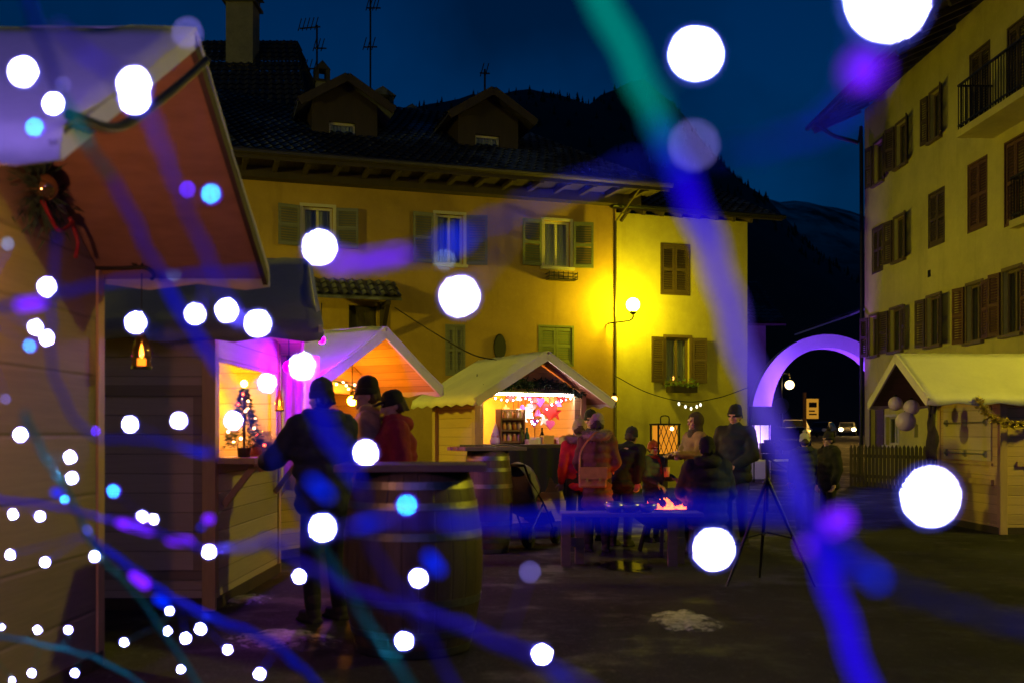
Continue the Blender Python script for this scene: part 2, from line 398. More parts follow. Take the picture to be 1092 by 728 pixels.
def shutter(par, a, b, z0, z1, m_, y=0., hinge=None):
    m = MB()
    if hinge:
        xe, yo, sg, an = hinge
        m.M = Matrix.Translation((xe, yo, 0)) @ Matrix.Rotation(-an*sg, 4, 'Z') @ Matrix.Scale(sg, 4, (1,0,0))
        y = -.035
    t = .035; st = .06; hm = (z0+z1)/2
    m.box((a,y,z0),(a+st,y+t,z1)).box((b-st,y,z0),(b,y+t,z1)).box((a+st,y,z0),(b-st,y+t,z0+.09)).box((a+st,y,z1-.09),(b-st,y+t,z1)).box((a+st,y,hm-.04),(b-st,y+t,hm+.04))
    n0 = int((z1-z0)/.07)
    for k in range(n0):
        z = z0+.09+(z1-z0-.18)*(k+.5)/n0
        if abs(z-hm) < .05: continue
        m.add([(a+st,y+.004,z-.03),(b-st,y+.004,z-.03),(b-st,y+.03,z+.022),(a+st,y+.03,z+.022)], [(0,1,2,3)])
        m.add([(a+st,y+.010,z-.03),(b-st,y+.010,z-.03),(b-st,y+.034,z+.022),(a+st,y+.034,z+.022)], [(3,2,1,0)])
    return m.build('shutter', m_, par)
def tilemat():
    m, nt, b, o = _new('roof_tiles'); v = coords(nt)
    n = noisy(nt, 3., 5, v); n2 = noisy(nt, .5, 5, v)
    c = mix(nt, ramp(nt, n, .3, .7), (.018,.013,.011), (.046,.034,.029))
    c = mix(nt, math_(nt, 'MULTIPLY', ramp(nt, math_(nt, 'ADD', n2, math_(nt, 'MULTIPLY', n, .4)), .68, .85), .5), c, (.28,.30,.33))
    nt.links.new(c, b.inputs['Base Color']); b.inputs['Roughness'].default_value = .7; bump(nt, b, n, .4)
    return m
tilem = tilemat()
def tiled(m, p00, p10, p11, p01, step=.34, w=.24):
    """rows of rolled tiles over the quad p00(eave a) p10(eave b) p11(ridge b) p01(ridge a), as real corrugation"""
    p00, p10, p11, p01 = map(Vector, (p00, p10, p11, p01))
    nrm = (p10-p00).cross(p01-p00).normalized()
    L = (p10-p00).length; H = ((p01-p00).length+(p11-p10).length)/2
    nc = max(2, int(L/w)*4); nr = max(1, int(H/step))
    for r in range(nr):
        vs = []
        for q, dz in ((0, .045), (1, .012)):
            t = (r+q)/nr
            for i in range(nc+1):
                s = i/nc; a = p00.lerp(p10, s); b = p01.lerp(p11, s)
                vs.append(a.lerp(b, t)+nrm*(dz+.028*math.sin(i*math.pi/2)))
        m.add(vs, [(i, i+1, nc+2+i, nc+1+i) for i in range(nc)])
    return m

# ------------------------------------------------------------------ house A: long ochre house with dormers
aA = math.atan2(2.82, 9.07); FA = Frame(2.72, 26., aA)
hA = thing('house', 'long ochre house with two roof dormers and grey shutters behind the stalls', 'house', (2.72,26.,0), aA)
def fa(px0, px1, py0, py1):
    a, z1 = FA.at(px0, (py0)); b, zb = FA.at(px1, py0); _, z0 = FA.at((px0+px1)/2, py1); _, z1 = FA.at((px0+px1)/2, py0)
    return [a, b, z0, z1]
wa = [fa(323,355,221,264), fa(465,494,229,282), fa(580,608,236,285), fa(477,494,348,398), fa(576,610,349,388)]
door = fa(372,402,326,470); door[2] = .05
EA = 7.95
MBw = wall_holes(-17, 0, -.3, EA, wa+[door], .25)
MBw.box((-17,.9,-.3),(-.001,9,EA)); MBw.add([(0,0,-.3),(0,.9,-.3),(0,.9,EA),(0,0,EA)], [(0,1,2,3)])
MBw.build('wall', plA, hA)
for i, w in enumerate(wa):
    if i < 3: window(hA, *w, shut if i < 2 else shutg, shw=.52)
    else: window(hA, *w, shut if i == 3 else shutg, closed=True)
dr = bx('door', darkwood, (door[0]+.01,.12,.05), (door[1]-.01,.18,door[3]-.01), hA); MB().ball((door[1]-.12,.08,1.1), .035).build('handle', iron, dr)
def gutter(m, p, q, r=.07): m.tube([p, q], r, 8)
# roof: eave overhang, ridge, hipped right end
oh, rz_, ry = 1.4, 11.1, 5.2
e0 = 7.66
rm = MB(); tiled(rm, (-17.5,-oh,e0), (.85,-oh,e0), (-2.2,ry,rz_), (-17.5,ry,rz_)); tiled(rm, (.85,-oh,e0), (.85,2*ry+oh,e0), (-2.2,ry+.01,rz_), (-2.2,ry,rz_), w=.3)
roofA = rm.build('roof', tilem, hA)
MB().add([(-17.5,-oh,e0-.03),(.85,-oh,e0-.03),(-2.2,ry,rz_-.03),(-17.5,ry,rz_-.03)], [(3,2,1,0)]).add([(.85,-oh,e0-.03),(.85,2*ry,e0-.03),(-2.2,ry,rz_-.03)], [(2,1,0)]).build('roof_boarding', darkwood, roofA)
m = MB(); gutter(m, (-17.5,-oh-.06,e0-.02), (.9,-oh-.06,e0-.02)); m.tube([(.1,-oh-.06,e0-.05),(.05,-.9,e0-.3),(.02,-.42,e0-.5),(-.04,-.06,e0-.7),(-.04,-.06,.2)], .028, 8)
m.build('gutter', mat('gutter_metal', (.07,.055,.035), .4, .2, 5, .05, metal=.5), roofA)
m = MB()
for k in range(26): x = -17+k*.69; m.bar((x, -oh+.05, e0-.12), (x, -.36, e0-.1), .1, .14)
m.build('rafter', plainwood, roofA, label='row of dark exposed rafter ends under the eaves')['kind'] = 'stuff'
bx('soffit', darkwood, (-17.5,-oh+.03,e0-.045), (.8,-.002,e0-.035), roofA); bx('wall_plate', plainwood, (-17.5,-.35,7.36), (.55,-.003,e0-.05), roofA)
bx('fascia', plainwood, (-17.5,-oh-.0,e0-.16), (.85,-oh+.03,e0+.02), roofA)
def chimney(root, x, y, z0, z1, w, m_=None):
    m = MB(); m.box((x-w/2,y-w/2,z0),(x+w/2,y+w/2,z1)); c = m.build('chimney', m_ or mat('chimney_plaster', (.2,.17,.11), .9, .25, 3, .3), root)
    k = MB(); k.box((x-w*.62,y-w*.62,z1),(x+w*.62,y+w*.62,z1+.07))
    for sx in (-1,1):
        for sy in (-1,1): k.box((x+sx*w*.45-.06,y+sy*w*.45-.06,z1+.07),(x+sx*w*.45+.06,y+sy*w*.45+.06,z1+.35))
    k.extr([(x-w*.66,y-w*.66,z1+.352),(x+w*.66,y-w*.66,z1+.352),(x,y-w*.66,z1+.6)], (0,w*1.32,0)); k.build('chimney_cap', tilem, c)
    return c
def dormer(px, wpx0, wpx1, wy0, wy1, apy, epy, hw, yo):
    """wooden gabled dormer, its face yo behind the wall plane"""
    x, za = FA.at(px, apy, yo); _, ze = FA.at(px, epy, yo)
    a, z1 = FA.at(wpx0, wy0, yo); b, _ = FA.at(wpx1, wy0, yo); _, z0 = FA.at((wpx0+wpx1)/2, wy1, yo)
    zb = 8.2+.57*yo-.2; f = .75*hw; k = 4.6
    ztop = za-(za-ze)*(f/hw)
    m = MB()
    fr = wall_holes(x-f, x+f, zb, ztop, [(a,b,z0,z1)], .2); fr.M = None
    m.add([(p.x, p.y+yo, p.z) for p in fr.v], fr.f)
    m.add([(x-f,yo,ztop),(x+f,yo,ztop),(x,yo,za-.02)], [(0,1,2)])
    for s in (-1, 1): m.add([(x+s*f,yo,zb),(x+s*f,yo+k,zb+2.2),(x+s*f,yo+k,ztop),(x+s*f,yo,ztop)], [(0,1,2,3)])
    d = m.build('dormer', plainwood, hA)
    t = MB(); o2 = .45; slope = (za-ze)/hw
    for s in (-1, 1):
        e, r = (x+s*(hw+.1), ), (x, )
        q = [(x+s*(hw+.1),yo-o2,ze-.06),(x+s*(hw+.1),yo+k,ze-.06),(x,yo+k,za+.02),(x,yo-o2,za+.02)]
        if s < 0: q = [q[1], q[0], q[3], q[2]]
        tiled(t, *q); t.extr([Vector(p)-Vector((0,0,.09)) for p in q], (0,0,.08))
    t.build('dormer_roof', tilem, d)
    g = MB()
    for s in (-1, 1): g.bar((x+s*(hw+.08),yo-o2-.02,ze-.14), (x,yo-o2-.02,za-.06), .05, .2)
    g.build('bargeboard', plainwood, d)
    n = 16
    w = MB(); w.box((a,yo+.1,z0),(a+.05,yo+.15,z1)).box((b-.05,yo+.1,z0),(b,yo+.15,z1)).box((a,yo+.1,z0),(b,yo+.15,z0+.06)).box((a,yo+.1,z1-.06),(b,yo+.15,z1)); wf = w.build('window', framew, d)
    bx('sill', framew, (a-.08,yo-.07,z0-.08), (b+.08,yo+.02,z0-.005), wf)
    bx('pane', glassm, (a+.05,yo+.12,z0+.06), (b-.05,yo+.126,z1-.06), wf)
    vs = []
    for i in range(31):
        xx = a+.02+(b-a-.04)*i/30; yy = yo+.25+.02*math.sin(i*1.5); vs += [(xx,yy,z0+.02),(xx,yy,z0+(z1-z0)*.97)]
    MB().add(vs, [(2*i,2*i+2,2*i+3,2*i+1) for i in range(30)]).build('curtain', curt, wf, smooth=True)
dormer(368, 351, 379, 129, 155, 86, 113, 1.08, .9); dormer(521, 507, 533, 143, 166, 100, 127, 1.08, .9)
for px, py, yo, w in ((343,82,5.,.35), (406,100,5.4,.6), (437,118,5.6,.55)):
    x, z = FA.at(px, py, yo); chimney(hA, x, yo, z-1.4, z-.5 if w > .4 else z-.2, w)
# small tiled porch canopy with timber brace
a, z1 = FA.at(341, 297, -.0); b, _ = FA.at(418, 297, 0.); _, zE = FA.at(380, 321, -.8)
pm = MB(); tiled(pm, (a-.4,-1.,zE+.1), (b+.05,-1.,zE+.1), (b+.05,0,z1), (a-.4,0,z1), .3, .2); pm.extr([(a-.4,-1.,zE+.02),(b+.05,-1.,zE+.02),(b+.05,-.01,z1-.08),(a-.4,-.01,z1-.08)], (0,0,.06))
pc = pm.build('porch_roof', tilem, hA)
m = MB(); m.bar((b-.25,-.85,zE), (b-.25,-.05,zE-.75), .1).bar((b-.25,-.95,zE-.02), (b-.25,-.05,zE-.02), .1).bar((b-.25,-.05,zE-.95), (b-.25,-.05,zE+.1), .1)
m.build('brace', plainwood, pc)
# oval sign on the wall, flower rack under the third upper window
x, z = FA.at(533, 370, -.03); tag(MB(Matrix.Translation((x,-.03,z)) @ Matrix.Rotation(R(90),4,'X') @ Matrix.Scale(.5,4,(1,0,0))).lathe([(.0,-.02),(.3,-.02),(.33,0),(.3,.03),(.0,.03)], 28).build('oval_plaque', iron, rot=None), 'dark oval plaque on the ochre wall above the lit gift kiosk', 'plaque')
o = bpy.data.objects['oval_plaque']; o.location = (2.72,26.,0); o.rotation_euler = (0,0,aA)
a, z1 = FA.at(583, 291, -.1); b, z0 = FA.at(613, 297, -.1)
m = MB()
for dz in (0, .09): m.bar((a,-.3,z0+dz),(b,-.3,z0+dz),.02).bar((a,-.02,z0+dz),(a,-.3,z0+dz),.02).bar((b,-.02,z0+dz),(b,-.3,z0+dz),.02)
for i in range(7): xx = a+(b-a)*i/6; m.bar((xx,-.3,z0-.06),(xx,-.3,z0+.13),.016)
m.box((a,-.3,z0-.07),(b,-.02,z0-.05)); m.build('flower_rack', iron, hA)

# ------------------------------------------------------------------ house B: lit yellow house
bo = Vector((2.72,26.,0)); ny = Vector((-math.sin(aA), math.cos(aA), 0)); bo = bo+ny*.35
FB = Frame(bo.x, bo.y, aA); bxr, _ = FB.at(797, 300)
hB = thing('house', 'bright yellow plastered house lit by the globe lamp, with brown shutters', 'house', bo, aA)
def fb(px0, px1, py0, py1):
    a, _ = FB.at(px0, py0); b, _ = FB.at(px1, py0); _, z0 = FB.at((px0+px1)/2, py1); _, z1 = FB.at((px0+px1)/2, py0); return (a, b, z0, z1)
w1 = fb(706,734,262,313); w2 = fb(710,735,360,408); EB = FB.at(660, 227)[1]
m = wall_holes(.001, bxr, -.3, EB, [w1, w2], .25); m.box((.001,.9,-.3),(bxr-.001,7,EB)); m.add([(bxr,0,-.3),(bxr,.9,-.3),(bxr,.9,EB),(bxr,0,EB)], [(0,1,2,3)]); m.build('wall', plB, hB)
window(hB, *w1, shutb, closed=True); wB = window(hB, *w2, shutb, mat('brown_frame', (.12,.075,.03), .6, .2), shw=.40)
MB().ball((w2[0]+.36,.27,w2[2]+.14), (.04,.03,.05)).build('candle_glow', glow('candle', (1,.35,.05), 5), wB)
m = MB(); m.box((w2[0]-.05,-.38,w2[2]-.27),(w2[1]+.05,-.12,w2[2]-.1)); pb = m.build('planter_box', plainwood, hB)
rnd = random.Random(5); m = MB()
for i in range(260):
    p = Vector((rnd.uniform(w2[0]-.1, w2[1]+.1), rnd.uniform(-.45,-.1), w2[2]-.12+abs(rnd.gauss(0,.12)))); s = rnd.uniform(.02,.05)
    a = Vector((rnd.gauss(0,1),rnd.gauss(0,1),rnd.gauss(0,1))).normalized()*s; b = a.orthogonal().normalized()*s*.6; m.add([p-a,p+b,p+a,p-b], [(0,1,2,3)])
m.build('foliage', mat('leaves', (.06,.10,.03), .8, .4, 20, 0), pb)
# roof B
rm = MB(); tiled(rm, (-.2,-.55,EB+.06), (bxr+.75,-.55,EB+.06), (bxr+.75,4,EB+2.1), (-.2,4,EB+2.1)); tiled(rm, (bxr+.75,8.5,EB+.06), (-.2,8.5,EB+.06), (-.2,4,EB+2.1), (bxr+.75,4,EB+2.1)); rB = rm.build('roof', tilem, hB)
MB().extr([(-.2,-.55,EB-.04),(bxr+.75,-.55,EB-.04),(bxr+.75,4,EB+2.0),(-.2,4,EB+2.0)], (0,0,.05)).build('roof_boarding', darkwood, rB)
MB().add([(bxr,0,EB),(bxr,8,EB),(bxr,4,EB+1.95)], [(0,1,2)]).build('gable', plB, hB)
m = MB(); gutter(m, (-.2,-.62,EB+.05), (bxr+.8,-.62,EB+.05), .06); m.build('gutter', iron, rB)
m = MB()
for k in range(8): x = .2+k*.53; m.bar((x,-.5,EB-.08),(x,.1,EB+.17),.09,.12)
m.build('rafter', plainwood, rB)['kind'] = 'stuff'
# brace rod at the corner eave
p0 = FB.at(662, 236, -.2); p1 = FB.at(683, 207, -.7); MB().bar((p0[0],-.2,p0[1]), (p1[0],-.7,p1[1]), .07).build('brace', plainwood, hB)

# wall lamp at the corner
yel = (1., .85, .012)
fl = FA.at(675, 325, -.7); lw = (hA.matrix_world if False else Matrix.Translation((2.72,26.,0)) @ Matrix.Rotation(aA,4,'Z')) @ Vector((fl[0],-.7,fl[1]))
wl = thing('wall_lamp', 'glowing white globe lamp on a curved bracket at the corner of the yellow house', 'lamp', lw, aA)
MB().ball((0,0,0), .175, 24, 16).build('globe', glow('globe_light', yel, 350), wl, smooth=True)
m = MB(); m.lathe([(.05,-.24),(.09,-.2),(.09,-.165),(.02,-.165)], 16)
m.tube(catmull([(0,0,-.24),(0,.0,-.33),(-.08,.03,-.40),(-.2,.1,-.42),(-.42,.66,-.42)], 5), .022, 8); m.build('bracket', iron, wl)

# ------------------------------------------------------------------ tall dark house left behind
hK = thing('house', 'tall dark house with steep roof and big chimney, behind the dormer house', 'house', (0,0,0))
d = 31.; xr = GX(316, d); zr = CAMZ+(HZ-44)/FPX*d; xl = -19.; xe = xr+1.4
MB().box((xl,d-4,0),(xr+.8,d+5,9.6)).build('wall', plainwood, hK)
m = MB(); tiled(m, (xl-.5,d-5,9.3), (xe,d-5,9.3), (xr,d,zr), (xl-.5,d,zr)); tiled(m, (xe,d-5,9.3), (xe,d+5.5,9.3), (xr,d+.01,zr), (xr,d,zr)); tiled(m, (xe,d+5.5,9.3), (xl-.5,d+5.5,9.3), (xl-.5,d,zr), (xr,d,zr)); m.build('roof', mat('old_dark_tiles', (.03,.022,.018), .8, .4, 3, .3), hK)
cx = GX(259, d-1); chimney(hK, cx, d-1, zr-1.2, CAMZ+(HZ-8)/FPX*(d-1), .8)
# ------------------------------------------------------------------ house C: tall cream house along the right side
aC = -math.pi/2+.015; OC = (10.8, 30.5); FC = Frame(OC[0], OC[1], aC)
hC = thing('house', 'tall cream house with rows of brown shutters and a balcony beside the closed kiosk', 'house', (OC[0],OC[1],0), aC)
EC = 11.35
def fc(px0, px1, py0, py1, yo=0.):
    m = (px0+px1)/2; a, _ = FC.at(px0, py0, yo); b, _ = FC.at(px1, py0, yo); _, z1 = FC.at(m, py0, yo); _, z0 = FC.at(m, py1, yo); return (a, b, z0, z1)
step, _ = FC.at(1025, 300)
def C_win(r, kind, sm):
    a, b, z0, z1 = r; w = b-a
    if kind == 'c': return (a+.05, b-.05, z0, z1)
    return (a+w*.27, b-w*.27, z0, z1)
rows = [((927,948,151,195),'o',shutb),((950,974,130,176),'o',shutb),((986,1010,97,148),'o',shutb),
        ((930,942,243,289),'c',shutb),((947.5,972,231,277),'o',shutb),((990,1007.6,205,260),'c',shutb),
        ((923,942,337,379),'o',shutb),((942.5,970,329,374),'o',shutb),((981,1012,316,368),'o',shutb)]
near = [((1034,1056,53,128),'c',shutb),((1074,1096,25,108),'c',shutb),((1032,1053,173,243),'c',shutr),((1071,1094,149,236),'c',shutr),
        ((1022.5,1057,303,364),'o',shutr),((1060,1100,287,356),'o',shutr)]
gnd = [((929,942,428,478),'d'),((945,958,444,474),'w'),((975,979,452,466),'v')]
H1 = [C_win(fc(*r), k, s) for r, k, s in rows]+[fc(*r) for r, k in gnd]
YS = -.12
H2 = [C_win(fc(*r, YS), k, s) for r, k, s in near]
m = wall_holes(0, step, -.3, EC, H1, .25); m.box((.001,.9,-.3),(17,9,EC)); m.add([(0,0,-.3),(0,.9,-.3),(0,.9,EC),(0,0,EC)], [(3,2,1,0)]); m.build('wall', plC, hC)
m = wall_holes(step, 17, -.3, EC, H2, .25); m.v = [Vector((p.x,p.y+YS,p.z)) for p in m.v]; m.add([(step,YS,-.3),(step,.0,-.3),(step,0,EC),(step,YS,EC)], [(0,1,2,3)]); m.build('wall', plC, hC)
fbr = mat('brown_frame', (.12,.075,.03), .6, .2)
def sub(y):
    e = bpy.data.objects.new('x', None); return e
for (r, k, s), h in zip(rows, H1):
    window(hC, *h, s, fbr if k == 'o' else s, closed=(k == 'c'), shw=(h[1]-h[0])*.56, ajar=16)
for (r, k, s), h in zip(near, H2):
    f = window(hC, *h, s, fbr if k == 'o' else s, closed=(k == 'c'), shw=(h[1]-h[0])*.56, ajar=12); f.location.y = YS
a, b, z0, z1 = H1[9]; dd = bx('door', shutb, (a+.04,.1,z0), (b-.04,.15,z1-.05), hC); MB().ball((b-.15,.06,(z0+z1)/2-.3), .035).build('handle', steel, dd)
m = MB(); m.box((a-.08,-.03,z0),(a-.001,.02,z1+.1)).box((b+.001,-.03,z0),(b+.08,.02,z1+.1)).box((a-.001,-.03,z1+.001),(b+.001,.02,z1+.1)); m.build('surround', shutb, dd)
a, b, z0, z1 = H1[10]; window(hC, a, b, z0, z1, shutb, framew, open_=False)
a, b, z0, z1 = H1[11]; bx('vent', iron, (a,.1,z0), (b,.13,z1), hC)
x, z = FC.at(991, 292); bx('vent', iron, (x-.08,-.01,z-.09), (x+.08,.05,z+.09), hC)
# balconies
def balcony(px0, px1, pyb, zh, dep=1.0, mtl=None):
    a, z = FC.at(px0, pyb, -dep); b = a+4.5 if px1 is None else FC.at(px1, pyb, -dep)[0]
    s = bx('balcony', plC, (a,-dep,z-.16), (b,YS-.002,z), hC)
    r = MB(); n = int((b-a)/.11)
    r.bar((a+.02,-dep+.03,z+zh),(b-.02,-dep+.03,z+zh),.05,.04).bar((a+.02,-dep+.03,z+.1),(b-.02,-dep+.03,z+.1),.04,.03).bar((a+.03,-dep+.03,z+zh),(a+.03,YS-.02,z+zh),.05,.04).bar((a+.03,-dep+.03,z+.1),(a+.03,YS-.02,z+.1),.04,.03)
    for i in range(n+1): x = a+.03+(b-a-.06)*i/n; r.bar((x,-dep+.03,z),(x,-dep+.03,z+zh),.018)
    for i in range(int(dep/.11)): y = -dep+.1+i*.11; r.bar((a+.03,y,z),(a+.03,y,z+zh),.018)
    r.build('railing', iron, s)
balcony(1020, None, 140, 1.0, .95); balcony(1076, None, 236, .9, .35)
# roof with deep eaves
m = MB(); tiled(m, (18,-1.35,EC-.25), (-.9,-1.35,EC-.25), (-.9,6,EC+3.2), (18,6,EC+3.2), .36, .26); rC = m.build('roof', tilem, hC)
MB().extr([(-.9,-1.35,EC-.36),(18,-1.35,EC-.36),(18,6,EC+3.1),(-.9,6,EC+3.1)], (0,0,.07)).build('roof_boarding', darkwood, rC)
m = MB()
for k in range(26): x = -.8+k*.72; m.bar((x,-1.3,EC-.43),(x,.15,EC+.23),.1,.15)
m.build('rafter', plainwood, rC)['kind'] = 'stuff'
m = MB(); gutter(m, (-1.0,-1.45,EC-.27), (18,-1.45,EC-.27), .08); m.tube(catmull([(-.3,-1.42,EC-.33),(-.15,-.9,EC-.75),(-.06,-.2,EC-1.0),(-.06,-.08,EC-1.3),(-.06,-.08,.15)], 6), .06, 10); m.build('gutter', iron, rC)

# ------------------------------------------------------------------ kiosks
def kiosk(name, label, ox, oy, ang, RW=1.2, W=.93, eave=1.95, rdg=2.65, oh_=.5, L=1.5, openz=None, oz=0., rearoh=.3, bm=None, openx=None, counter=True, group=None, lin=None, back=True, roofm=None, barge=False, skew=0.):
    bm = bm or board; lin = lin or liningw
    k = thing(name, label, 'market stall', (ox,oy,oz), ang)
    sl = (rdg-eave)/RW
    def rz(x): return rdg-sl*abs(x)
    y0, y1 = oh_, oh_+L; wt = rz(W)-.06
    ox0, ox1 = openx or (-W+.1, W-.1)
    if openz:
        m = wall_holes(-W, W, 0, wt, [(ox0, ox1, openz[0], openz[1])], .05); m.v = [Vector((p.x,p.y+y0,p.z)) for p in m.v]
        if counter:
            c = bx('counter', postw, (ox0-.1,y0-.32,openz[0]-.05), (ox1+.1,y0-.003,openz[0]+.002), k, .006)
            for x in (ox0+.1, ox1-.1): MB().bar((x,y0-.28,openz[0]-.055),(x,y0-.012,openz[0]-.4),.05).build('bracket', postw, c)
    else: m = MB().add([(-W,y0,0),(W,y0,0),(W,y0,wt),(-W,y0,wt)], [(0,1,2,3)])
    m.add([(-W,y0,wt),(W,y0,wt),(0,y0,rz(0)-.06)], [(0,1,2)])
    m.add([(-W,y0+.06,0),(W,y0+.06,0),(W,y0+.06,openz[0] if openz else wt),(-W,y0+.06,openz[0] if openz else wt)], [(3,2,1,0)])
    m.build('wall', bm, k, label='front wall of boards')
    for s in (-1, 1): bx('wall', bm, (s*W,y0,0), (s*(W-.04),y1,wt), k)
    MB().extr([(-W+.041,y1,0),(W-.041,y1,0),(W-.041,y1,wt),(0,y1,rz(0)-.06),(-W+.041,y1,wt)], (0,-.04,0)).build('wall', bm, k)
    for s in (-1, 1):
        for y in (y0+.04, y1-.05): bx('post', postw, (s*(W+.012)-.05,y-.055,-.0), (s*(W+.012)+.05,y+.055,wt+.01), k, .006)
    bx('plinth', plainwood, (-W-.02,y0-.02,-.0), (W+.02,y1+.02,.1), k)
    # roof
    t = .035; ye = y1+rearoh; m = MB(); n = 26
    rmat = roofm or tarp; rnd = random.Random(int(ox*100+oy*10))
    for s in (-1, 1):
        vs = []; rows_ = 9
        for i in range(n+1):
            y = -.02+(ye+.02)*i/n
            for j in range(rows_+1):
                f = j/rows_; x = s*RW*f
                sag = -.012*math.sin(f*math.pi)*(1+math.sin(i*.9))+rnd.uniform(-.003,.003)+.016*noise.noise(Vector((x*2.2,y*5,ox+s)))+.010*noise.noise(Vector((x*6,y*2,oy)))
                vs.append((x,y,rz(x)+.03+sag))
            vs.append((s*(RW+.03),y,eave-.085-.02*math.sin(i*1.57)))
        w = rows_+2
        m.add(vs, [(i*w+j,(i+1)*w+j,(i+1)*w+j+1,i*w+j+1) if s > 0 else (i*w+j+1,(i+1)*w+j+1,(i+1)*w+j,i*w+j) for i in range(n) for j in range(w-1)])
    rf = m.build('roof', rmat, k, smooth=True)
    so = rf.modifiers.new('thick', 'SOLIDIFY'); so.thickness = .012; so.offset = 1
    for s in (-1, 1):
        MB().extr([(s*(RW-.005),.02,eave-.01),(s*.005,.02,rdg-.01),(s*.005,ye-.02,rdg-.01),(s*(RW-.005),ye-.02,eave-.01)], (0,0,-.03)).build('roof_lining', lin, rf)
        MB().bar((s*(RW+.01),.0,eave-.05), (0,.0,rdg-.04), .03, .07 if barge else .13).build('bargeboard', (plainwood if s > 0 else tarp) if barge else tarp, rf)
    if skew:                                     # canopy cut back along its front edge
        for o in [rf]+list(rf.children):
            for v in o.data.vertices:
                f = max(0., 1-max(v.co.y,0)/ye); v.co.y += skew*f*(v.co.x+RW)/(2*RW)
    return k
# H: closed kiosk at right
tarpy = tarp
kH = kiosk('market_stall', 'closed pine market stall with pale canvas roof and lilac baubles, beside the cream house', 5.92, 15.35, -math.pi/2, RW=1.17, W=1.0, oh_=1.1, L=2.4, rearoh=.3, lin=planks('brown_lining',(.13,.085,.055),0,.15))
y0 = 1.1
m = MB(); m.box((-.82,y0-.03,.98),(.82,y0-.003,1.02)).box((-.85,y0-.045,.70),(.85,y0-.003,.78)); m.build('rail', postw, kH)
hp = bx('hatch', planks('hatch_boards', (.46,.36,.24), 2, .2, .65, .12, .6), (-.8,y0-.025,1.05), (.8,y0-.003,1.86), kH)
m = MB()
for z in (1.15, 1.62):
    m.tube([(-.7,y0-.05,z),(.7,y0-.05,z)], .009, 6)
    for x in (-.66,0,.66): m.box((x-.025,y0-.062,z-.05),(x+.025,y0-.026,z+.05)); m.ball((x,y0-.065,z), .022, 8, 6)
m.build('hinge', steel, hp)
m = MB(); m.box((1.002,y0+.25,.98),(1.035,y0+2.3,1.05)); m.build('rail', postw, kH)
kHw = Matrix.Translation((5.92,15.35,0)) @ Matrix.Rotation(-math.pi/2,4,'Z')
lil = mat('lilac_bauble', (.55,.45,.52), .35, .06, 3, .05)
for (px, py, dd, r), lb in zip(((955,430,15.6,.11),(972,434,15.3,.12),(966,449,15.3,.15)), ('small lilac bauble, leftmost of three hanging under the closed stall canopy','lilac bauble hanging rightmost of three under the closed stall canopy','biggest lilac bauble, hanging lowest of three under the closed stall canopy')):
    p = P(px, py, dd); t = thing('bauble', lb, 'bauble', p, 0, 'lilac baubles under the canopy')
    MB().ball((0,0,0), r, 24, 16).build('globe', lil, t, smooth=True); MB().lathe([(.02,r-.01),(.025,r+.03),(.008,r+.035)], 10).tube([(0,0,r+.03),(0,0,1.97-p.z)], .004, 5).build('hanger', iron, t)
gold = mat('gold_foil', (.5,.36,.1), .3, .4, 30, .6, metal=.7)
def garland(label, pts, r, m_, n, seed, cat='garland', leaf=.05):
    rnd = random.Random(seed); c = catmull(pts, 8); m = MB(); m.tube(c, r*.25, 6)
    for i in range(n):
        p = rnd.choice(c)+Vector((rnd.gauss(0,r*.5),rnd.gauss(0,r*.5),rnd.gauss(0,r*.5))); a = Vector((rnd.gauss(0,1),rnd.gauss(0,1),rnd.gauss(0,1))).normalized()*leaf; b = a.orthogonal().normalized()*leaf*.3
        m.add([p-a,p+b,p+a,p-b], [(0,1,2,3)])
    o = m.build('garland', m_); return tag(o, label, cat)
garland('gold foil garland swagged along the near eave of the closed stall', [P(1043,425,14.15),P(1052,440,14.15),P(1066,449,14.15),P(1085,452,14.15),P(1110,446,14.15),P(1130,430,14.15)], .05, gold, 500, 3)
drape = mat('dark_drape', (.035,.025,.02), .9, .3, 8, .3)
m = MB(); vs = []
for i in range(14):
    z = 1.95-i*.068; wv = .10*(1-.5*math.exp(-((i-3)/3.)**2))
    for j in range(7): t = j/6-.5; vs.append((1.08+t*wv*.6, .1+t*wv*1.4+.02*math.sin(j*2+i), z))
o = m.add(vs, [(i*7+j,i*7+j+1,(i+1)*7+j+1,(i+1)*7+j) for i in range(13) for j in range(6)]).build('tied_drape', drape, smooth=True); o.location = (5.92,15.35,0); o.rotation_euler = (0,0,-math.pi/2); so = o.modifiers.new('t','SOLIDIFY'); so.thickness = .015
tag(o, 'dark cloth hanging tied below the near canopy tip of the closed stall', 'drape')

# G: lit gift kiosk in the middle
kG = kiosk('market_stall', 'brightly lit gift stall full of red ornaments in the middle of the square', .53, 14.8, R(30), oh_=.45, L=1.45, openz=(1.30,2.06), openx=(-.84,.78), lin=liningw, counter=False)
GM = Matrix.Translation((.53,14.8,0)) @ Matrix.Rotation(R(30),4,'Z')
FG = Frame(.53, 14.8, R(30))
# counter with dark cloth
m = MB(); m.box((-1.25,-.05,1.24),(.95,.42,1.29)); ct = m.build('counter', plainwood, kG)
m = MB(); vs = []; n = 40
for i in range(n+1):
    x = -1.0+1.9*i/n; b = .62+.16*math.sin(i*.5)+.05*math.sin(i*1.7); y = -.07+.025*math.sin(i*1.2)
    vs += [(x,y,1.24),(x,y-.01,1.24-b*.5),(x,y+.01,1.24-b)]
m.add(vs, [(3*i+j,3*i+3+j,3*i+4+j,3*i+1+j) for i in range(n) for j in range(2)]); m.build('counter_cloth', mat('black_cloth', (.012,.012,.014), .9, .3, 9, .3), ct, smooth=True)
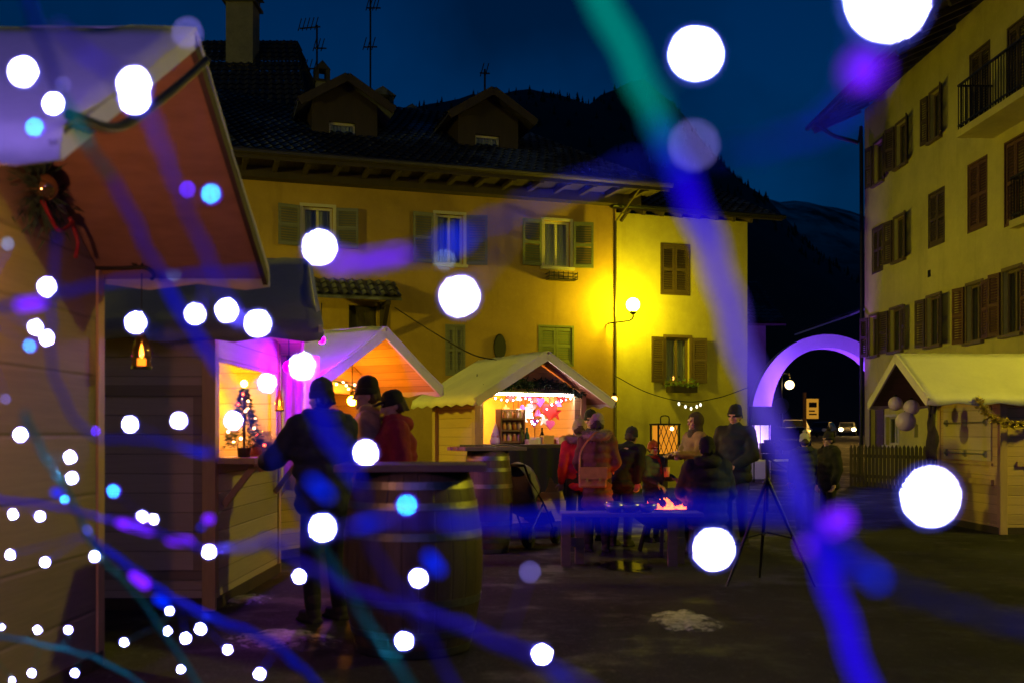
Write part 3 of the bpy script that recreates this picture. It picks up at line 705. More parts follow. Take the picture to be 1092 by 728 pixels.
# interior: backdrop wall hangings and a strip light under the gable
whitew = glow('white_led', (1.,.72,.66), 80); warmw = glow('warm_led', (1.,.47,.045), 1300)
sl = thing('strip_light', 'bright white strip light along the top of the gift stall opening', 'strip light', GM @ Vector((0,.42,2.05)), R(30))
bx('tube', whitew, (-.72,-.02,-.02), (.72,.02,.01), sl); bx('housing', steel, (-.74,-.03,.012), (.74,.03,.04), sl)
sl2 = thing('cabinet_lamp', 'warm round lamp inside the gift stall behind the wooden rack', 'lamp', GM @ Vector((-.55,1.2,2.0)), R(30))
MB().ball((0,0,0), .05, 16, 10).build('lamp_bulb', warmw, sl2, smooth=True); MB().tube([(0,0,.05),(0,0,.38)], .006, 6).build('cord', iron, sl2)
rackw = mat('rack_wood', (.22,.12,.055), .6, .25, 6, .15)
ru = thing('wooden_rack', 'wooden shelf rack of small jars standing on the gift stall counter', 'rack', GM @ Vector((-.42,.38,1.295)), R(30))
m = MB()
for x in (-.2,.2): m.box((x-.012,-.08,0),(x+.012,.08,.52))
m.build('side_panel', rackw, ru)
for i in range(3): bx('shelf', rackw, (-.19,-.08,.02+i*.17), (.19,.08,.045+i*.17), ru)
bx('back_panel', rackw, (-.19,.07,0), (.19,.08,.52), ru)
jarc = [(.7,.35,.08),(.75,.6,.3),(.5,.2,.05),(.8,.7,.5)]
for r in range(3):
    for i in range(4):
        q = dict(zip('abcd', range(4))); t = thing('jar', ['honey-brown','cream-lidded','dark amber','white'][i]+' jar on the '+['bottom','middle','top'][r]+' shelf of the wooden rack', 'jar', GM @ Vector((-.42-.13+.087*i,.34,1.342+.17*r)), R(30), 'jars on the wooden rack')
        MB().lathe([(.0,0),(.03,0),(.033,.01),(.033,.07),(.022,.085),(.022,.09),(0,.09)], 12).build('glass', mat('jar_%d'%i, jarc[i], .2, .1, 5, 0), t, smooth=True); MB().lathe([(0,.09),(.025,.09),(.025,.11),(0,.11)], 12).build('lid', gold, t)
redm = mat('red_felt', (.6,.02,.015), .8, .2, 20, .2); whm = mat('white_felt', (.75,.72,.68), .8, .1, 20, .2); pinkm = mat('pink_felt', (.6,.08,.3), .8, .15, 20, .2); orm = mat('orange_straw', (.65,.35,.06), .8, .25, 30, .4); purm = mat('purple_felt', (.25,.05,.4), .8, .2, 20, .2)
def heart(m, c, s, th=.03):
    pts = []
    for i in range(26):
        t = 2*math.pi*i/26; pts.append((c[0]+s*.06*16*math.sin(t)**3/1.0, c[1], c[2]+s*.06*(13*math.cos(t)-5*math.cos(2*t)-2*math.cos(3*t)-math.cos(4*t))))
    m.extr(pts, (0,th,0))
def star(m, c, s):
    pts = []
    for i in range(10):
        t = math.pi/2+math.pi*i/5; r = s if i%2 == 0 else s*.42; pts.append((c[0]+r*math.cos(t), c[1], c[2]+r*math.sin(t)))
    m.extr(pts, (0,.02,0))
def bell(m, c, s): m.lathe([(.0,.0),(s*.9,0),(s*.7,s*.35),(s*.5,s*.9),(s*.2,s*1.25),(0,s*1.3)], 14, c)
orn = [(545,420,'heart',redm,.095,'big red heart'),(553,424,'bell',whm,.05,'white bell'),(559,420,'star',redm,.08,'red star'),(565,421,'heart',pinkm,.07,'pink heart'),(570,426,'bell',redm,.06,'red bell'),(576,428,'heart',purm,.07,'purple heart'),(582,423,'star',orm,.10,'straw star'),(590,424,'heart',orm,.11,'straw heart'),(586,437,'heart',redm,.12,'large red heart'),(592,440,'star',redm,.11,'large red star'),(574,440,'bell',pinkm,.065,'pink bell'),(570,450,'heart',purm,.06,'small purple heart'),(540,436,'star',orm,.06,'small straw star'),(553,443,'bell',whm,.13,'tall white felt angel bell'),(561,440,'bell',whm,.11,'white felt bell'),(548,440,'heart',pinkm,.06,'rose heart low'),(580,448,'star',whm,.07,'white felt star'),(595,430,'bell',pinkm,.06,'rose bell'),(577,418,'star',redm,.06,'small red star'),(567,434,'heart',whm,.07,'white felt heart'),(587,452,'heart',pinkm,.07,'rose heart'),(557,434,'bell',purm,.05,'purple bell'),(600,424,'heart',redm,.07,'red heart rightmost')]
for i, (px, py, kd, mt_, s, lb) in enumerate(orn):
    yo = .55+.05*(i%4); x, z = FG.at(px, py, yo); t = thing('hanging_ornament', lb+' hanging in the lit gift stall opening', 'ornament', GM @ Vector((x,yo,z)), R(30), 'ornaments hanging in the gift stall')
    m = MB()
    s *= 1.25
    if kd == 'heart': heart(m, (0,0,0), s)
    elif kd == 'star': star(m, (0,0,0), s)
    else: bell(m, (0,0,-s*.6), s)
    m.build('body', mt_, t); MB().tube([(0,.01,s*.5),(0,.01,2.1-z)], .004, 5).build('ribbon', redm, t)
# back wall hangings of the gift stall
m = MB(); m.box((-.86,1.80,1.2),(.86,1.82,2.1)); o = m.build('backdrop_cloth', mat('yellow_cloth', (.7,.5,.12), .9, .15, 6, .2), kG)
bts = [(515,468,'wine bottle',(.02,.03,.015)),(588,465,'dark bottle',(.03,.012,.01)),(597,462,'green bottle',(.03,.10,.03))]
for px, py, lb, col in ((556,468,'olive oil bottle',(.12,.13,.02)),(562,468,'green glass bottle',(.04,.11,.03)),(578,466,'dark wine bottle',(.01,.012,.01))):
    x, z = FG.at(px, py, .3); t = MB().lathe([(0,0),(.035,0),(.037,.01),(.037,.13),(.014,.19),(.014,.24),(.017,.245),(0,.25)], 14).build('bottle', mat(lb.replace(' ','_'), col, .12, .1, 3, 0), smooth=True, loc=GM @ Vector((x,.3,1.295))); tag(t, lb+' on the gift stall counter', 'bottle')
for i, (px, lb, col, w) in enumerate(((566,'cream',(.7,.6,.45),.16),(573,'white',(.8,.75,.7),.12),(583,'yellow',(.75,.5,.1),.16),(590,'orange',(.75,.3,.05),.14),(596,'pale pink',(.75,.5,.45),.14),(602,'amber',(.6,.3,.08),.12))):
    x, _ = FG.at(px, 465, .22); t = thing('gift_box', lb+' lidded gift box in the row on the gift stall counter', 'gift box', GM @ Vector((x,.2+.05*(i%2),1.295)), R(30)+.2*math.sin(i*2), 'gift boxes on the stall counter')
    mm = mat('box_'+lb.replace(' ','_'), col, .6, .1, 6, .05); h = .05+.03*(i%3)
    bx('box', mm, (-w/2,-.06,0), (w/2,.06,h), t); bx('lid', mm, (-w/2-.005,-.065,h), (w/2+.005,.065,h+.02), t)
x, z = FG.at(525, 462, .5); fg = thing('gnome_doll', 'white cone-hatted gnome doll at the bright corner of the gift stall', 'doll', GM @ Vector((x,.4,1.295)), R(30))
MB().lathe([(0,0),(.075,0),(.085,.05),(.06,.12),(0,.14)], 16).build('body', whm, fg, smooth=True); MB().lathe([(.07,.11),(.05,.18),(.02,.28),(0,.33)], 16).build('hat', whm, fg, smooth=True); MB().ball((0,-.065,.115), .018).build('nose', mat('nose', (.7,.4,.3)), fg)
fir = mat('fir_needles', (.02,.05,.025), .9, .4, 30, 0)
garland('dark fir garland under the gable of the gift stall', [GM @ Vector((-.85,.40,2.06)), GM @ Vector((-.4,.40,2.2)), GM @ Vector((0,.40,2.19)), GM @ Vector((.4,.40,2.2)), GM @ Vector((.85,.40,2.06))], .07, fir, 900, 6, leaf=.05)
# fairy points of light in the stall: small bulbs along the opening
kl = thing('bulb_garland', 'short garland of white and pink bulbs around the gift stall ornaments', 'light string', GM @ Vector((0,0,0)), R(30))
cp = catmull([(-.8,.52,2.02),(-.4,.52,1.95),(0,.52,1.98),(.05,.55,1.75),(.1,.55,1.6),(.4,.52,1.9),(.75,.52,2.0)], 8); MB().tube(cp, .004, 5).build('cable', iron, kl)
pinkl = glow('pink_led', (1,.35,.8), 25)
for i, p in enumerate(cp[::2]): MB().ball(p, .012, 8, 6).build('bulb', pinkl if i%2 else whitew, kl)

# F: stall with orange lit canopy
kF = kiosk('market_stall', 'stall with glowing orange canopy lining behind the standing customers', -1.486, 11.7, R(60), RW=1.17, W=.98, eave=2.03, rdg=2.68, oh_=.95, L=1.6, openz=(1.15,1.95), lin=planks('pine_lining',(.5,.30,.09),0,.15))
FMx = Matrix.Translation((-1.486,11.7,0)) @ Matrix.Rotation(R(60),4,'Z')
orl = glow('orange_bulb', (1.,.31,.006), 430)
def hang_lamp(label, p, m_, r=.06, cord=.3):
    t = thing('pendant_lamp', label, 'lamp', p); MB().ball((0,0,0), r, 16, 10).build('bulb', m_, t, smooth=True)
    MB().lathe([(.02,r-.015),(.028,r+.05),(.01,r+.06)], 12).tube([(0,0,r+.05),(0,0,r+cord)], .006, 6).build('cord', iron, t); return t
hang_lamp('orange pendant bulb under the glowing canopy behind the customers', FMx @ Vector((.15,.62,1.85)), orl, .06, .62)
rnd = random.Random(9); m = MB()
g = thing('bulb_garland', 'fir garland with warm bulbs strung across the orange stall front', 'light string', (0,0,0))
cp = catmull([FMx @ Vector((x,.9,2.1-.25*x*x)) for x in (-.9,-.45,0,.45,.9)], 10); MB().tube(cp, .012, 6).build('cable', fir, g)
warmb = glow('warm_bulb', (1,.45,.2), 30)
for p in cp[::2]: MB().ball(p+Vector((rnd.gauss(0,.03),rnd.gauss(0,.03),rnd.gauss(0,.04))), .014, 8, 6).build('bulb', warmb, g)

# E: violet-lit drinks stall, D: near stall
violetw = planks('violet_lining', (.42,.3,.26), 0, .16)
kE = kiosk('market_stall', 'violet-lit drinks stall with counter and jars, second stall in the row', -1.52, 9.3, R(90), RW=1.4, W=1.1, eave=2.28, rdg=3.05, oh_=.92, L=2.4, openz=(1.25,2.05), bm=planks('grey_pine_boards', (.38,.30,.25), 2, .16, .65, .12, .6), openx=(-1.0,1.0), lin=violetw, skew=.75, roofm=mat('blue_grey_canvas', (.17,.16,.27), .6, .12, 2.5, .25))
kD = kiosk('market_stall', 'large near stall with timber-lined canopy at the edge of the square', -1.55, 4.83, R(90), RW=1.44, W=1.36, eave=2.46, rdg=3.39, oh_=1.02, L=2.6, bm=planks('worn_panel_boards', (.22,.165,.12), 2, .36, .7, .2, .75), lin=mat('reddish_plywood', (.22,.125,.08), .75, .28, 1.6, .12, stretch=(1.6,.4,1), dirt=(.17,.075,.045)), barge=True)
EM = Matrix.Translation((-1.52,9.3,0)) @ Matrix.Rotation(R(90),4,'Z')
# framed panel on the wall of E that faces us
m = MB()
for a_, b_ in (((-1.118,.98,.25),(-1.103,3.3,.33)),((-1.118,.98,1.75),(-1.103,3.3,1.85)),((-1.118,1.0,.33),(-1.103,1.1,1.75)),((-1.118,3.2,.33),(-1.103,3.3,1.75))): m.box(a_, b_)
m.build('trim', boardg, kE)
magl = glow('magenta_lamp', (.52,.0,1.), 170)
hang_lamp('violet pendant lamp under the drinks stall canopy', EM @ Vector((.7,.72,2.12)), magl, .055, .4)
m = MB(); vs = []
for i in range(17):
    y = .52+.40*i/16
    for j in range(9): vs.append((1.24+.018*math.sin(i*1.6+j*.3), y, .85+1.42*j/8))
o = m.add(vs, [(i*9+j,i*9+j+1,(i+1)*9+j+1,(i+1)*9+j) for i in range(16) for j in range(8)]).build('side_curtain', tarp, kE, smooth=True); o.modifiers.new('t','SOLIDIFY').thickness = .008
hang_lamp('added violet fill bulb outside the far corner of the drinks stall roof', Vector((-1.98,10.35,2.42)), glow('violet_fill', (.22,.0,1.), 2600), .035, .35)  # added bulb to throw violet onto the neighbouring canvas roof
hang_lamp('warm bulb inside the drinks stall near its front corner', EM @ Vector((.45,1.45,1.85)), glow('warm_inside', (1,.40,.008), 1100), .05, .6)
tr = thing('christmas_tree', 'small decorated fir with tiny lights on the drinks stall counter', 'tree', EM @ Vector((-.9,.74,1.252)))
rnd = random.Random(21); m = MB()
for i in range(900):
    h = rnd.random(); r = .17*(1-h)+.01; t = rnd.random()*6.283; p = Vector((r*math.cos(t)*rnd.uniform(.4,1),r*math.sin(t)*rnd.uniform(.4,1),.08+h*.5)); a = Vector((math.cos(t),math.sin(t),rnd.uniform(-.5,.3)))*.04; b = a.orthogonal().normalized()*.008
    m.add([p-b,p+b,p+a], [(0,1,2)])
m.build('crown', fir, tr); MB().lathe([(0,0),(.05,0),(.06,.08),(0,.08)], 12).tube([(0,0,.05),(0,0,.55)], .012, 6).build('trunk', plainwood, tr)
for i in range(16):
    h = i/16; t = i*2.4; r = .16*(1-h)+.01; MB().ball((r*math.cos(t),r*math.sin(t),.1+h*.46), .011, 8, 6).build('bulb', warmb if i%3 else glow('red_bulb', (1,.05,.02), 25), tr)
MB().ball((0,0,.62), .03, 10, 8).build('star', glow('tree_top', (1,.5,.12), 30), tr)
jg = glassy('jar_glass', (.9,.85,.9), .2)
for i, (x, y, h, r, lb) in enumerate(((-.62,.72,.2,.06,'tall glass jar by the small fir on the drinks counter'),(-.42,.78,.14,.075,'squat glass jar in the middle of the drinks counter'),(-.2,.72,.22,.055,'tall storage jar past the squat one on the drinks counter'),(.3,.74,.16,.09,'round glass punch bowl with orange drink on the drinks counter'))):
    t = thing('glass_jar', lb, 'jar', EM @ Vector((x,y,1.253)))
    MB().lathe([(r*.8,0),(r,.02),(r,h*.75),(r*.75,h*.9),(r*.8,h)], 20).build('glass', jg, t, smooth=True)
    MB().lathe([(0,.006),(r*.92,.01),(r*.95,h*.55),(0,h*.55)], 20).build('drink', mat('drink_%d'%i, [(.5,.1,.05),(.6,.3,.1),(.4,.2,.5),(.8,.25,.03)][i], .3, .1, 4, 0), t, smooth=True)
for i, (x, y, lb) in enumerate(((-.32,.66,'blue mug at the front of the drinks counter'),(0.,.68,'white mug at the middle of the drinks counter'),(.12,.72,'white mug next to the punch bowl'))):
    t = thing('mug', lb, 'mug', EM @ Vector((x,y,1.253)))
    mm = mat('mug_%d'%min(i,1), [(.12,.12,.4),(.7,.68,.65)][min(i,1)], .3, .05, 4, 0); MB().lathe([(0,0),(.038,0),(.042,.01),(.044,.1),(.038,.1),(.036,.015),(0,.012)], 16).build('cup', mm, t, smooth=True); MB().tube(catmull([(.04,0,.08),(.075,0,.075),(.075,0,.03),(.04,0,.02)], 5), .007, 6).build('handle', mm, t)
# bottle lanterns
flame = glow('flame', (1,.36,.04), 18)
amber = glassy('amber_glass', (1,.72,.35), .12)
def bottle_lantern(label, p, cord, s=1.):
    t = thing('bottle_lantern', label, 'lantern', p)
    MB().lathe([(.052*s,0),(.055*s,.01*s),(.055*s,.1*s),(.03*s,.17*s),(.016*s,.2*s),(.016*s,.24*s)], 18).build('glass', amber, t, smooth=True)
    MB().lathe([(0,-.012*s),(.058*s,-.012*s),(.058*s,.004*s),(0,.004*s)], 18).build('base', iron, t)
    MB().lathe([(0,.005*s),(.025*s,.005*s),(.025*s,.05*s),(0,.05*s)], 12).build('candle', glow('wax_lit', (1,.3,.03), 3.), t)
    MB().lathe([(0,.05*s),(.010*s,.065*s),(.012*s,.085*s),(.004*s,.12*s),(0,.135*s)], 10).build('flame', flame, t, smooth=True)
    MB().tube([(0,0,.23*s),(0,0,cord)], .0035, 5).build('cord', iron, t)
    return t
bl = P(151, 391, 6.15); bottle_lantern('glass bottle lantern with a flame hanging from the iron bracket', bl, CAMZ+(HZ-288)/FPX*6.15-bl.z-.02, 1.05)
p = P(298, 437, 9.6); bottle_lantern('small bottle lantern hanging inside the violet-lit stall', p, 2.32-p.z, .8)
br = thing('iron_bracket', 'scrolled black iron bracket on the corner post of the near stall', 'bracket', (0,0,0)); m = MB(); D6 = 6.15
m.tube([P(98,232,D6),P(98,302,D6)], .016, 8); m.tube(catmull([P(98,286,D6),P(130,286,D6),P(148,285,D6),P(158,287,D6),P(164,294,D6),P(161,299,D6)], 5), .012, 8); m.tube(catmull([P(98,252,D6),P(93,256,D6),P(98,262,D6),P(112,254,D6),P(128,270,D6),P(145,284,D6)], 6), .008, 6); m.tube(catmull([P(148,278,D6),P(152,281,D6),P(148,286,D6),P(145,281,D6),P(148,278,D6)], 6), .007, 6)
m.build('arm', iron, br)
hang_lamp('added unseen reddish fill bulb under the timber-lined canopy of the near stall', Vector((-2.3,4.2,2.2)), glow('red_orange_fill', (1.,.38,.17), 400), .05, .6)  # added out-of-view bulb to warm the canopy lining
# bauble spray on near stall wall
x45 = P(45, 203, 5.4); sp = thing('bauble_spray', 'glass bauble with fir sprig and red bow on the near stall wall', 'ornament', (0,0,0))
wx = -2.52
p0 = P(45, 200, 5.35); p0.x = wx
MB().ball(p0, .075, 20, 14).build('bauble', mat('gold_ball', (.4,.3,.15), .08, .1, 3, 0, metal=.9), sp, smooth=True)
rnd = random.Random(2); m = MB()
for i in range(420):
    a_ = rnd.random()*6.283; r = abs(rnd.gauss(0,.13))+.03; p = p0+Vector((rnd.uniform(-.04,.02), r*math.cos(a_), r*.9*math.sin(a_))); v = Vector((rnd.gauss(0,.3),math.cos(a_),math.sin(a_)))*.09; b = v.orthogonal().normalized()*.006
    m.add([p-b,p+b,p+v], [(0,1,2)])
m.build('fir_sprig', fir, sp)
m = MB(); m.tube(catmull([p0+Vector((.02,-.05,-.08)),p0+Vector((.03,.1,-.2)),p0+Vector((.03,.22,-.17)),p0+Vector((.03,.3,-.12))], 6), .012, 6); m.tube(catmull([p0+Vector((.02,.28,-.1)),p0+Vector((.03,.36,-.22)),p0+Vector((.03,.33,-.32))], 6), .012, 6); m.build('ribbon', mat('dark_red_ribbon', (.2,.008,.015), .6, .2, 9, .1), sp, smooth=True)
for q, (dx, dz) in enumerate(((-.1,.0),(.1,.02),(.02,-.05))): pass
# dark cable draped along the front gable of the near stall
o = MB().tube(catmull([(-1.49,3.35,2.52),(-1.49,3.75,2.6),(-1.49,4.2,2.85),(-1.49,4.6,3.1),(-1.49,4.86,3.27)], 8), .02, 8).build('draped_cable', iron); tag(o, 'thick dark cable draped below the ridge of the near stall roof', 'cable')
# ------------------------------------------------------------------ arch, far street
whitep = mat('white_paint', (.75,.73,.76), .5, .06, 3, .05)
viol = (.19,.04,1.)
ar = thing('arch', 'tall white gateway arch lit violet between the two houses', 'arch', (10.05,32.,0))
def ell(t, rx, rz_): return (rx*math.cos(t), rz_*math.sin(t))
n = 48; vs = []
for i in range(n+1):
    t = math.pi*i/n
    for (rx, rz_, y) in ((2.42,2.75,-.3),(2.42,2.75,.3),(1.98,2.33,.3),(1.98,2.33,-.3)):
        w = 1-.16*max(0,abs(math.cos(t))-.5) if rx < 2.2 else 1
        x, z = ell(t, rx*w, rz_); vs.append((x,y,1.85+z))
m = MB().add(vs, [(4*i+a,4*i+b,4*i+4+b,4*i+4+a) for i in range(n) for a, b in ((0,1),(1,2),(2,3),(3,0))]); m.build('span', whitep, ar, smooth=False)
for s in (-1,1): MB().extr([(s*2.42,-.3,0),(s*1.82,-.3,0),(s*1.82,-.3,1.85),(s*2.42,-.3,1.85)], (0,.6,0)).build('leg', whitep, ar)
def spot(name, p, tgt, col, e, ang, size=.05):
    l = bpy.data.lights.new(name, 'SPOT'); l.color = col; l.energy = e; l.spot_size = R(ang); l.spot_blend = .5; l.shadow_soft_size = size
    o = bpy.data.objects.new(name, l); C.objects.link(o); o.location = p; d = Vector(tgt)-Vector(p); o.rotation_euler = d.to_track_quat('-Z','Y').to_euler(); return o
fx = thing('flood_light', 'violet flood light on a post at the foot of the arch', 'flood light', (8.9,30.2,0))
MB().box((-.16,-.1,.5),(.16,.06,.72)).build('housing', iron, fx); MB().box((-.14,.061,.52),(.14,.066,.70)).build('lens', glow('violet_lens', viol, 12), fx); MB().bar((0,-.02,0),(0,-.02,.5),.06).build('post', iron, fx)
spot('flood_beam', (8.9,30.3,.7), (9.3,32,4.2), viol, 1700, 84)
spot('flood_beam', (8.75,30.3,.7), (7.9,32,2.2), (.27,.10,1.), 900, 75)
spot('flood_beam', (11.0,31.1,.5), (11.9,32,2.6), (.36,.07,1.), 320, 70)
lp = thing('light_panel', 'bright violet-white lit panel booth with dark hood at the foot of the arch', 'panel', (GX(812,30),30.,0))
wv = glow('violet_white', (.62,.42,1.), 3.2); zt = lambda py: CAMZ+(HZ-py)/FPX*30
bx('screen', wv, (-.22,-.02,zt(487)), (.22,.02,zt(453)), lp); m = MB()
for x in (-.235,.215): m.box((x,-.05,0),(x+.02,.05,zt(453)))
m.box((-.05,-.035,zt(487)),(-.03,-.021,zt(453))); m.build('frame', iron, lp); bx('hood', iron, (-.33,-.15,zt(453)), (.33,.2,zt(433)), lp)
tb = thing('market_table', 'white folding table with violet-lit top before the arch', 'table', (GX(822,26),26.,0))
bx('tabletop', whitep, (-.75,-.35,.74), (.75,.35,.78), tb)
for sx in (-.65,.65):
    for sy in (-.28,.28): MB().bar((sx,sy,0),(sx,sy,.74),.04).build('leg', iron, tb)
def street_lamp(label, px, pyg, pyb, d, r, m_, arm=0.4, sign=False):
    X = GX(px, d); g0 = gz(d); z = CAMZ+(HZ-pyg)/FPX*d; t = thing('street_lamp', label, 'lamp', (X,d,g0))
    MB().ball((0,0,z-g0), r, 20, 14).build('globe', m_, t, smooth=True); h = z-g0+.35
    m = MB(); m.tube(catmull([(-arm,0,0),(-arm,0,h*.6),(-arm,0,h*.93),(-arm*.8,0,h+.22),(-.1,0,h+.2),(0,0,h-.05)], 6), .055, 8).lathe([(.09,0),(.09,.4),(.06,.5)], 10, (-arm,0,0)); m.build('pole', iron, t)
    return t
glb = glow('far_globe', (1.,.72,.28), 9)
street_lamp('far round street lamp on a curved pole seen through the arch', 842, 410, 470, 50., .22, glb, .42)
p = P(833,432,49.6); t = thing('road_sign', 'round road sign seen from behind on the far lamp pole', 'sign', (p.x,p.y,p.z)); MB(Matrix.Rotation(R(90),4,'X')).lathe([(0,-.01),(.4,-.01),(.4,.01),(0,.01)], 24).build('disc', mat('sign_back', (.2,.2,.2), .5, .1, 3, 0, metal=.5), t); MB().bar((.08,.0,-p.z+gz(49)),(.08,.06,-.1),.05).build('post', steel, t)
p = P(858,445,55.); g0 = gz(55); t = thing('bus_stop_sign', 'yellow-lit bus stop sign board on a pole by the far road', 'sign', (p.x,55.,g0))
MB().bar((-.0,0,0),(0,0,CAMZ+(HZ-418)/FPX*55-g0),.16,.16).build('pole', mat('orange_pole', (.6,.28,.05), .6, .1, 3, 0), t)
z0 = CAMZ+(HZ-446)/FPX*55-g0; bb = bx('board', glow('sign_backlight', (1.,.45,.04), .45), (.12,-.06,z0), (.75,.06,z0+1.1), t)
m = MB(); m.box((.22,-.068,z0+.62),(.65,-.062,z0+.9)).box((.22,-.068,z0+.2),(.65,-.062,z0+.28)).box((.22,-.068,z0+.38),(.55,-.062,z0+.46)); m.build('lettering', mat('sign_ink', (.06,.05,.02), .8), bb)
# sodium street lights that light the far road (lamps standing beside it)
sodium = (1.,.55,.08)
for lb, X, Y in (('sodium street lamp with a flat head beside the far parked cars', 23.2, 57.), ('sodium street lamp with a flat head farther up the road by the headlights', 40., 100.)):
    g0 = gz(Y); t = thing('street_lamp', lb, 'lamp', (X,Y,g0)); MB().tube(catmull([(0,0,0),(0,0,4),(0,0,5.6),(-.4,0,6),(-1.2,0,6.05)],5), .07, 8).build('pole', iron, t); bx('lamp_head', iron, (-1.7,-.15,5.98), (-1.1,.15,6.1), t); MB().box((-1.66,-.12,5.95),(-1.14,.12,5.978)).build('lens', glow('sodium_lens', sodium, 4500), t)
def car(label, x, y, rz_, body, lights='tail', L=4.3, van=False, lit=True):
    t = thing('parked_car' if lights != 'head' else 'car', label, 'car', (x,y,gz(y)), rz_)
    W = .86; prof = [(-2.1,.35),(-2.13,.62),(-2.02,.80),(-1.1,.90),(-.55,1.38),(.9,1.44),(1.75,1.38 if van else 1.2),(2.0,.92),(2.1,.75),(2.1,.35)]
    m = MB(); a = [(-W if z < 1. else -W*.82, q, z) for q, z in prof]; b = [(-p[0], p[1], p[2]) for p in a]
    n = len(prof); m.add(a+b, [tuple(range(n)), tuple(range(n,2*n))[::-1]]+[(i,i+n,(i+1)%n+n,(i+1)%n) for i in range(n)]); bo = m.build('body', mat('car_'+body[0], body[1], .25, .03, 3, 0, metal=.3), t, bevel=.06)
    gl = mat('car_glass', (.01,.012,.015), .06, .1, 3, 0)
    m = MB(); m.add([(-.66,-1.04,.95),(.66,-1.04,.95),(.62,-.60,1.36),(-.62,-.60,1.36)], [(0,1,2,3)]); m.v = [v+Vector((0,-.03,.01)) for v in m.v]; m.build('windscreen', gl, t)
    rr = [(-.62,1.86,1.2 if not van else 1.3),(.62,1.86,1.2 if not van else 1.3),(.66,2.06,.93),(-.66,2.06,.93)]; MB().add(rr, [(0,1,2,3)]).build('rear_window', gl, t)
    for s in (-1,1):
        MB().add([(s*.80,-.85,.97),(s*.80,1.5,.97),(s*.735,1.3,1.33),(s*.735,-.5,1.33)], [(0,1,2,3) if s > 0 else (3,2,1,0)]).build('side_window', gl, t)
        for y_ in (-1.35,1.3):
            w = MB(Matrix.Translation((s*.80,y_,.31)) @ Matrix.Rotation(R(90),4,'Y')).lathe([(.0,-.1),(.25,-.1),(.31,-.07),(.31,.07),(.25,.1),(0,.1)], 20).build('wheel', mat('tyre', (.012,.012,.012), .9), t)
            MB(Matrix.Translation((s*.905,y_,.31)) @ Matrix.Rotation(R(90),4,'Y')).lathe([(0,-.01),(.19,-.01),(.19,.01),(0,.01)], 16).build('rim', steel, w)
        MB().ball((s*.62,-2.1,.66), (.20,.05,.15), 12, 8).build('headlight', glow('headlight', (1,.72,.32), 60) if lights == 'head' else whitep, t)
        MB().ball((s*.68,2.08,.8), (.12,.05,.09), 12, 8).build('tail_light', glow('tail_light', (1,.02,.01), 8) if lights == 'tail' else mat('tail_glass', (.25,.01,.01), .3), t)
    bx('number_plate', whitep, (-.26,2.105,.5), (.26,2.115,.61), t)
    return t
car('white van parked with red tail lights lit beside the bus stop sign', GX(847,62), 62., R(-14), ('white', (.6,.58,.55)), 'tail', van=True)
car('dark parked car in the shade below the white van', GX(841,47), 47., R(-12), ('dark', (.02,.022,.03)), 'none')
car('car with both headlights on coming down the far road', GX(903,104), 104., R(-17), ('grey', (.2,.2,.22)), 'head')
t = car('dark car parked by the fence with one lamp glowing, left of the headlights', GX(877,92), 92., R(-30), ('blue', (.03,.035,.06)), 'none')
# kerb and pavement along the far road
m = MB(); m.box((9.5,34,.0),(11.0,37,.12)); structure(m.build('pavement', mat('paving', (.16,.15,.14), .85, .2, 4, .2)))
# dark houses across the road (seen left of the arch)
hF = thing('house', 'dark low house with violet-lit eave just past the yellow house', 'house', (0,0,0)); d = 39.
x0, x1 = GX(760,d), GX(833,d); z = CAMZ+(HZ-346)/FPX*d
MB().box((x0,d,0),(x1-.6,d+7,z-.05)).build('wall', mat('dark_wall', (.12,.1,.09), .9, .2, 1, .2), hF)
m = MB(); tiled(m, (x0-.4,d-.7,z),(x1,d-.7,z),(x1,d+3.5,z+2.2),(x0-.4,d+3.5,z+2.2)); rf = m.build('roof', tilem, hF); MB().extr([(x0-.4,d-.7,z-.12),(x1,d-.7,z-.12),(x1,d+3.5,z+2.08),(x0-.4,d+3.5,z+2.08)], (0,0,.08)).build('roof_boarding', plainwood, rf)
m = MB(); m.box((x1-1.6,d-.04,1.),(x1-.9,d-.005,2.2)); m.build('window', glassm and mat('night_glass', (.01,.012,.016), .1), hF)
spot('flood_beam', (8.3,33.,.6), (10.2,38.5,4.5), viol, 700, 60)
hR = thing('house', 'house eave glimpsed beyond the arch under the right-hand mountain, violet underside', 'house', (0,0,0)); d = 44.
xa, xb = GX(902,d), GX(925,d); z = CAMZ+(HZ-336)/FPX*d
MB().box((xb+5.5,d,0),(xb+12,d+8,z+.2)).build('wall', mat('dark_wall', (.12,.1,.09)), hR); m = MB(); tiled(m, (xa,d+8,z),(xa,d-.6,z),(xb+8,d-.6,z+3.6),(xb+8,d+8,z+3.6)); rf = m.build('roof', tilem, hR); MB().extr([(xa,d-.6,z-.12),(xb+8,d-.6,z+3.48),(xb+8,d+8,z+3.48),(xa,d+8,z-.12)], (0,0,.08)).build('roof_boarding', whitep, rf)
spot('flood_beam', (11.3,33.,.6), (16.,44,6.3), viol, 900, 40)

# fence
m = MB(); fe = thing('picket_fence', 'dark wooden picket fence between the square and the cream house', 'fence', (0,0,0))
A, B = Vector((GX(908,27.5),27.5,0)), Vector((GX(1000,25),25.,0)); n = 22; dirv = (B-A).normalized()
for i in range(n+1):
    p = A.lerp(B, i/n); h = 1.08+.015*math.sin(i*2.3); q = MB(); e = dirv*.045; k = Vector((0,0,1)); nn = Vector((dirv.y,-dirv.x,0))*.02
    q.extr([p-e,p+e,p+e+k*h,p+k*(h+.07),p-e+k*h], nn); q.build('picket', darkwood, fe)
for z in (.3,.85): m.bar(A+Vector((0,.03,z)),B+Vector((0,.03,z)),.05,.09)
m.build('rail', darkwood, fe)

